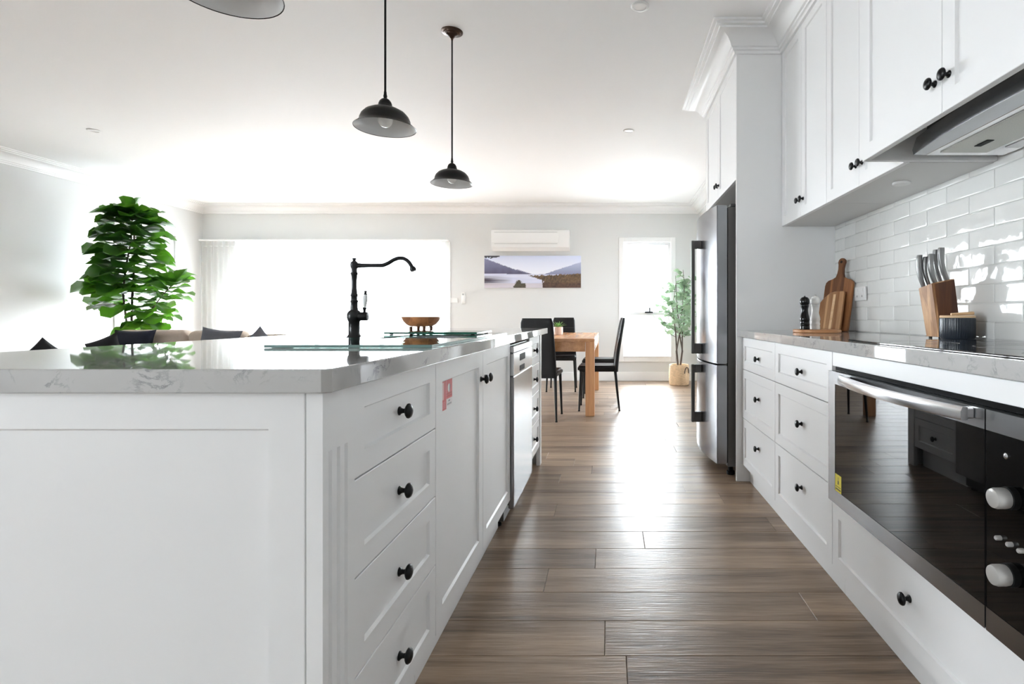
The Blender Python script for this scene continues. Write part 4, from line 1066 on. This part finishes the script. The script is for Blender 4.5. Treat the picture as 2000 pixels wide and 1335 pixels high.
# roller blind behind the fig; its half-drawn drop is added to cut daylight
t = thing('roller_blind', 'pale roller blind half drawn over the left window behind the fig', 'blind', (XL, 7.22, 2.1))
MB().box(XL - 0.034, XL - 0.032, 6.80, 7.64, 1.50, 2.075).build('fabric', 'blind_fabric', t)
MB().lathe([(0.018, 6.79), (0.018, 7.65)], (XL - 0.022, 0, 2.098), 16, axis='y').build('roller', 'plastic_white', t)
MB().box(XL - 0.038, XL - 0.028, 6.80, 7.64, 1.478, 1.4995, b=0.002).build('bottom_bar', 'plastic_white', t)
MB().tube([(XL + 0.022, 7.62, 2.09), (XL + 0.022, 7.62, 1.6), (XL + 0.022, 7.62, 1.15)], 0.003, 6).build('cord', 'plastic_grey', t)

# ------------------------------------------------------------------ dining
t = thing('dining_table', 'light oak dining table with thick square legs', 'table', (-0.62, 6.24, 0))
tx0, tx1, ty0, ty1 = -1.075, -0.155, 5.27, 7.21
MB().box(tx0, tx1, ty0, ty1, 0.730, 0.763, b=0.003).build('table_top', 'table_top_oak', t)
ap = MB()
ap.box(tx0 + 0.003, tx0 + 0.03, ty0 + 0.092, ty1 - 0.092, 0.635, 0.7295); ap.box(tx1 - 0.03, tx1 - 0.003, ty0 + 0.092, ty1 - 0.092, 0.635, 0.7295)
ap.box(tx0 + 0.092, tx1 - 0.092, ty0 + 0.003, ty0 + 0.03, 0.635, 0.7295); ap.box(tx0 + 0.092, tx1 - 0.092, ty1 - 0.03, ty1 - 0.003, 0.635, 0.7295)
ap.build('apron', 'table_top_oak', t)
for x in (tx0, tx1 - 0.09):
    for y in (ty0, ty1 - 0.09):
        MB().box(x + 0.001, x + 0.09, y + 0.001, y + 0.09, 0.0005, 0.7295, b=0.003).build('leg', 'table_oak', t)

def make_chair():
    """built at the origin, facing +y (towards the table), origin on the floor below the seat centre"""
    t = thing('dining_chair', 'x', 'chair', (0, 0, 0), 'black dining chairs round the oak table')
    bm = bmesh.new(); bmesh.ops.create_cube(bm, size=1); bmesh.ops.scale(bm, vec=(0.40, 0.40, 0.062), verts=bm.verts)
    bmesh.ops.translate(bm, vec=(0, 0.01, 0.437), verts=bm.verts)
    for v in bm.verts:
        if v.co.y < 0: v.co.x *= 0.88
    bmesh.ops.bevel(bm, geom=bm.edges[:], offset=0.018, segments=3, affect='EDGES')
    MB().bm(bm).build('seat', 'leather_black', t, smooth=60)
    rings = []; N = 14
    for i in range(N + 1):
        s = i / N; z = 0.405 + 0.558 * s
        yc = -0.185 - 0.005 * math.sin(math.pi * s) - 0.085 * s ** 1.5
        hw = 0.178 - 0.030 * s; th = 0.026 - 0.008 * s
        if s > 0.95: hw -= 0.012 * ((s - 0.95) / 0.05) ** 2; th *= 0.7
        r = []
        for k in range(20):
            a = 2 * math.pi * k / 20; ca, sa = math.cos(a), math.sin(a)
            r.append((hw * math.copysign(abs(ca) ** 0.35, ca), yc + th * math.copysign(abs(sa) ** 0.6, sa), z))
        rings.append(r)
    b = MB().loops(rings).build('backrest', 'leather_black', t, smooth=60)
    for s in (0.35, 0.55, 0.75):
        z = 0.405 + 0.558 * s; yc = -0.185 - 0.005 * math.sin(math.pi * s) - 0.085 * s ** 1.5; th = 0.026 - 0.008 * s
        hw = (0.178 - 0.030 * s) * 0.9
        MB().tube([(-hw, yc + th * 0.98, z), (hw, yc + th * 0.98, z)], 0.002, 6).build('seam', 'seat_stitch', b)
    for sx in (-1, 1):
        MB().tube([(sx * 0.172, 0.175, 0.41), (sx * 0.180, 0.186, 0.2), (sx * 0.187, 0.195, 0.012)], [0.0155, 0.0125, 0.0095], 12).build('leg', 'leg_black', t)
        MB().tube([(sx * 0.160, -0.180, 0.41), (sx * 0.168, -0.200, 0.2), (sx * 0.175, -0.222, 0.012)], [0.0155, 0.0125, 0.0095], 12).build('leg', 'leg_black', t)
        for y, x in ((0.195, sx * 0.187), (-0.222, sx * 0.175)):
            MB().lathe([(0.0115, 0.0005), (0.0115, 0.011)], (x, y, 0), 10).build('foot_cap', 'rubber_black', t)
    return t
def copy_tree(o, parent=None):
    c = o.copy(); COL.objects.link(c); c.parent = parent
    for ch in o.children: copy_tree(ch, c)
    return c
chair = make_chair()
spots = [((-0.675, 5.205, 0), 0, 'black leather dining chair at the near head of table, back to camera'),
         ((-0.640, 7.16, 0), math.pi, 'black leather dining chair at the far head of table facing the camera'),
         ((-0.128, 5.745, 0), math.pi / 2, 'black leather dining chair on the right side of table, nearest the fridge'),
         ((-0.128, 6.62, 0), math.pi / 2, 'black leather dining chair on the right side of table, behind another chair')]
for i, (loc, rz, lb) in enumerate(spots):
    c = chair if i == 0 else copy_tree(chair)
    c.location = loc; c.rotation_euler = (0, 0, rz); c['label'] = lb

# succulent on the table
sx_, sy_ = -0.61, 6.30
t = thing('succulent', 'small green succulent in a pale pink pot on the dining table', 'potted plant', (sx_, sy_, 0.763))
MB().lathe([(0.040, 0.7635), (0.050, 0.767), (0.055, 0.790), (0.055, 0.855), (0.052, 0.857), (0.050, 0.850), (0.0005, 0.848)], (sx_, sy_, 0), 28).build('pot', 'ceramic_pink', t)
rr = random.Random(4)
lm = MB().loops([[(w * math.cos(a), w * 0.35 * math.sin(a) + b_, z) for a in [2 * math.pi * k / 6 for k in range(6)]] for w, z, b_ in ((0.007, 0, 0), (0.009, 0.03, 0.006), (0.006, 0.065, 0.018), (0.001, 0.09, 0.034))]).mesh('leaf', 'succulent_leaf', smooth=60)
for i in range(17):
    a = i * 2.399; tilt = 0.15 + 0.055 * i
    inst('leaf', lm, t, (sx_ + 0.010 * math.cos(a), sy_ + 0.010 * math.sin(a), 0.845), Euler((-tilt * 0.9, 0, a), 'XYZ'), rr.uniform(0.85, 1.15))

# ------------------------------------------------------------------ plants
def leaf_mesh(name, m, L, Wd, fold, droop, wave, ns=8, nw=6, obov=True):
    def P(u, v):
        t = u; s = 2 * v - 1
        w = Wd * (t ** 0.70) * (max(0.0, 1 - t) ** 0.34) * 1.75 if obov else Wd * math.sqrt(max(0, 1 - (2 * t - 1) ** 2))
        y = s * w
        z = fold * abs(s) * w - droop * t * t * L + wave * math.sin(t * 9 + (1 if s > 0 else 2.2)) * abs(s) * w
        return (t * L, y, z)
    return MB().grid(ns, nw, P).mesh(name, m, smooth=180, normals=False)
FL = [leaf_mesh('leaf', 'fiddle_leaf', 0.30, 0.100, 0.30, 0.10, 0.25), leaf_mesh('leaf', 'fiddle_leaf', 0.33, 0.112, 0.22, 0.22, 0.3), leaf_mesh('leaf', 'fiddle_leaf', 0.25, 0.092, 0.35, 0.02, 0.2)]
PY = 6.2
t = thing('fiddle_leaf_fig', 'tall fiddle leaf fig with big dark green leaves by left window', 'potted plant', (-5.53, PY, 0), None)
px_, py_ = -5.53, PY
MB().lathe([(0.13, 0.001), (0.15, 0.01), (0.185, 0.30), (0.19, 0.33), (0.178, 0.33), (0.172, 0.30), (0.0005, 0.295)], (px_, py_, 0), 32).build('pot', 'ceramic_grey', t)
stems = []
def W3(px, py, dy=0.0): return at(px, py, PY + dy)
base = Vector((px_, py_, 0.29))
st1 = [base, Vector((px_ - 0.03, py_, 0.6)), W3(251, 655), W3(244, 605), W3(240, 570), W3(246, 520), W3(256, 470), W3(258, 425), W3(256, 408)]
st2 = [base + Vector((0.03, 0.03, 0)), Vector((px_ + 0.02, py_ + 0.03, 0.6)), W3(257, 640, 0.05), W3(258, 585, 0.05), W3(262, 520, 0.05), W3(262, 450, 0.02)]
st3 = [base + Vector((0.05, -0.03, 0)), Vector((px_ + 0.07, py_ - 0.03, 0.6)), W3(278, 640, -0.05), W3(292, 610, -0.08), W3(318, 575, -0.10), W3(338, 555, -0.10), W3(346, 543, -0.10)]
st4 = [W3(244, 605), W3(232, 596, -0.05), W3(212, 592, -0.1)]
for pts, r0, r1 in ((st1, 0.014, 0.005), (st2, 0.020, 0.007), (st3, 0.012, 0.004), (st4, 0.006, 0.003)):
    # subdivide a little for a smooth bend
    q = []
    for i in range(len(pts) - 1):
        for k in range(3): q.append(pts[i].lerp(pts[i + 1], k / 3))
    q.append(pts[-1])
    MB().tube(q, [r0 + (r1 - r0) * i / (len(q) - 1) for i in range(len(q))], 8).build('stem', 'bark', t, smooth=60)
rr = random.Random(8)
def along(pts, s):
    f = s * (len(pts) - 1); i = min(int(f), len(pts) - 2); return pts[i].lerp(pts[i + 1], f - i)
def fig_leaf(p, yaw, pitch, roll, sc, v=None):
    inst('leaf', FL[rr.randrange(3) if v is None else v], t, p, Euler((roll, -pitch, yaw), 'XYZ'), sc)
cl = 0
def crown(pts, n, sc0, sc1, spread=1.0, pit0=-0.25, pit1=0.5):
    global cl
    for i in range(n):
        s = i / (n - 1); cl += 1
        p = along(pts, s)
        fig_leaf(p, cl * 2.399 + rr.uniform(-0.3, 0.3), pit0 + (pit1 - pit0) * s ** 2.0 + rr.uniform(-0.12, 0.12), rr.uniform(-0.25, 0.25), sc0 + (sc1 - sc0) * s + rr.uniform(-0.1, 0.1))
top = [W3(246, 572), W3(248, 530), W3(254, 490), W3(258, 455), W3(257, 428), W3(256, 416)]
crown(top, 104, 1.55, 1.0, pit0=-0.10, pit1=0.25)
fig_leaf(W3(256, 416), 0.4, 1.15, 0, 0.85, 2); fig_leaf(W3(256, 416), 3.3, 0.35, 0, 0.9, 2); fig_leaf(W3(256, 418), -1.4, 1.0, 0, 0.9, 2)
low = [W3(246, 600), W3(246, 585), W3(247, 570)]
crown(low, 9, 1.1, 1.35, pit0=-0.1, pit1=0.0)
side = [W3(276, 634, -0.05), W3(284, 622, -0.06), W3(296, 605, -0.08), W3(318, 577, -0.10), W3(336, 558, -0.10), W3(345, 545, -0.10)]
crown(side, 46, 1.05, 0.8, pit0=-0.40, pit1=0.7)
for (x, y, ya) in ((213, 592, 3.0), (214, 593, 3.6), (218, 592, 2.5), (225, 590, 0.4), (222, 592, 4.6)): fig_leaf(W3(x, y, -0.1), ya, -0.35 if ya < 4 else -0.1, 0, 0.85)

# eucalyptus in a woven basket
EX, EY = 0.985, 7.70
t = thing('eucalyptus_plant', 'leafy grey-green eucalyptus in a woven basket by dining window', 'potted plant', (EX, EY, 0))
rings = []
for i in range(17):
    z = 0.002 + 0.292 * i / 16; r = 0.128 + 0.014 * math.sin(math.pi * (0.15 + 0.7 * i / 16)) + (0.004 if i % 2 else 0)
    rings.append([(EX + (r + 0.003 * ((k + i) % 2)) * math.cos(2 * math.pi * k / 40), EY + (r + 0.003 * ((k + i) % 2)) * math.sin(2 * math.pi * k / 40), z) for k in range(40)])
rings += [[(EX + (r - 0.0) * math.cos(2 * math.pi * k / 40), EY + r * math.sin(2 * math.pi * k / 40), z) for k in range(40)] for r, z in ((0.118, 0.292), (0.115, 0.24))]
bk = MB().loops(rings).build('basket', 'basket', t, smooth=80)
for sx in (1, -1):
    a0 = -0.9 if sx > 0 else 2.2
    ps = []
    for k in range(9):
        a = math.pi * k / 8; ang = a0 + 0.27 * math.cos(a)
        ps.append((EX + 0.154 * math.cos(ang), EY + 0.154 * math.sin(ang), 0.175 + 0.085 * math.sin(a)))
    MB().tube(ps, 0.007, 8).build('handle', 'bark', bk)
rr = random.Random(21)
EL = leaf_mesh('leaf', 'eucalyptus_leaf', 0.092, 0.042, 0.25, 0.1, 0.1, 4, 4, obov=False)
tips = []
trunks = []
for k in range(4):
    a = k * 1.7 + 0.4
    pts = [Vector((EX + 0.02 * math.cos(a), EY + 0.02 * math.sin(a), 0.25)), Vector((EX + 0.055 * math.cos(a), EY + 0.055 * math.sin(a), 0.48)), Vector((EX + 0.05 * math.cos(a + 1), EY + 0.05 * math.sin(a + 1), 0.75)),
           Vector((EX + 0.10 * math.cos(a + 0.5), EY + 0.10 * math.sin(a + 0.5), 1.10)), Vector((EX + 0.07 * math.cos(a), EY + 0.07 * math.sin(a), 1.40 + 0.08 * k))]
    q = [along(pts, i / 12) for i in range(13)]
    MB().tube(q, [0.014 - 0.0009 * i for i in range(13)], 7).build('stem', 'bark', t, smooth=60); trunks.append(pts)
nleaf = 0
for b in range(38):
    pts = trunks[b % 4]; s = 0.42 + 0.56 * (b / 37)
    p = along(pts, s); a = b * 2.399; L = (0.32 if s < 0.75 else 0.22) * rr.uniform(0.7, 1.15) * (1.0 if s < 0.9 else 0.6)
    up = rr.uniform(0.2, 0.9)
    d = Vector((math.cos(a), math.sin(a), up)).normalized()
    if p.x + d.x * L > XR - 0.12: L *= 0.55
    e = p + d * L
    MB().tube([p, p.lerp(e, 0.5) + Vector((0, 0, -0.01)), e], [0.004, 0.003, 0.0015], 5).build('twig', 'bark', t)
    for k in range(8):
        if nleaf >= 296: break
        q = p.lerp(e, 0.2 + 0.8 * k / 7)
        inst('leaf', EL, t, q, Euler((rr.uniform(-0.8, 0.8), rr.uniform(-1.0, 0.7), a + (1 if k % 2 else -1) * rr.uniform(0.4, 1.7)), 'XYZ'), rr.uniform(0.75, 1.2)); nleaf += 1

# ------------------------------------------------------------------ sofa and cushions
t = thing('corner_sofa', 'beige corner sofa beyond the island by the curtain', 'sofa', (-4.3, 5.0, 0))
MB().box(-5.25, -3.25, 4.85, 5.80, 0.08, 0.30, b=0.02, seg=2).build('base', 'fabric_beige', t)
MB().box(-5.25, -4.35, 3.55, 4.849, 0.08, 0.30, b=0.02, seg=2).build('chaise_base', 'fabric_beige', t)
MB().box(-5.25, -3.25, 5.60, 5.82, 0.301, 0.70, b=0.03, seg=3).build('backrest', 'fabric_beige', t)
MB().box(-5.28, -5.08, 3.55, 5.599, 0.301, 0.62, b=0.03, seg=3).build('side_back', 'fabric_beige', t)
MB().box(-5.07, -4.30, 3.57, 5.58, 0.302, 0.44, b=0.03, seg=3).build('seat_cushion', 'fabric_beige', t)
MB().box(-4.29, -3.27, 4.87, 5.58, 0.302, 0.44, b=0.03, seg=3).build('seat_cushion', 'fabric_beige', t)
for x in (-5.15, -3.35):
    for y in (4.95, 5.7): MB().lathe([(0.02, 0.001), (0.025, 0.079)], (x, y, 0), 10).build('foot', 'leg_black', t)
for x0, x1, h in ((-5.02, -4.30, 0.842), (-4.28, -3.72, 0.835), (-3.70, -3.28, 0.80)):
    MB().box(x0, x1, 5.42, 5.597, 0.445, h, b=0.06, seg=4).build('back_cushion', 'fabric_beige', t, smooth=60)
def pillow(name, label, loc, size, th, rot, m):
    N = 14
    def P(sgn):
        def f(u, v):
            a, b = 2 * u - 1, 2 * v - 1
            e = max(0, (1 - a * a) * (1 - b * b)) ** 0.45
            return (a * size / 2 * (1 - 0.09 * (1 - b * b)), sgn * th / 2 * e, b * size / 2 * (1 - 0.09 * (1 - a * a)))
        return f
    mb = MB().grid(N, N, P(1)); mb.grid(N, N, P(-1))
    bm = bmesh.new(); me = bpy.data.meshes.new('tmp'); me.from_pydata(mb.v, [], mb.f); bm.from_mesh(me); bpy.data.meshes.remove(me)
    bmesh.ops.remove_doubles(bm, verts=bm.verts, dist=1e-5)
    me = MB().bm(bm).mesh(name, m, smooth=80)
    o = inst(name, me, None, loc, rot); tag(o, label, 'cushion', 'cushions on the sofa'); return o
pillow('cushion', 'dark navy cushion with dipped top in front of the beige back cushion', (-4.72, 5.30, 0.655), 0.40, 0.15, Euler((-0.25, 0, 0.05)), 'fabric_navy')
pillow('cushion', 'black cushion at the far left peeking over the island', (-4.74, 4.50, 0.625), 0.26, 0.12, Euler((-0.1, 0.7, 0.4)), 'fabric_black')
pillow('cushion', 'black cushion lying low left of the navy cushion', (-4.68, 4.98, 0.650), 0.29, 0.11, Euler((-0.2, -0.40, 0.15)), 'fabric_black')
pillow('cushion', 'grey cushion right of the beige cushions, left of its twin', (-3.86, 5.28, 0.665), 0.40, 0.14, Euler((-0.25, 0.1, 0.0)), 'fabric_grey')
pillow('cushion', 'grey cushion turned on its corner at the right end of sofa', (-3.42, 5.22, 0.675), 0.31, 0.14, Euler((-0.25, 0.75, -0.15)), 'fabric_grey')
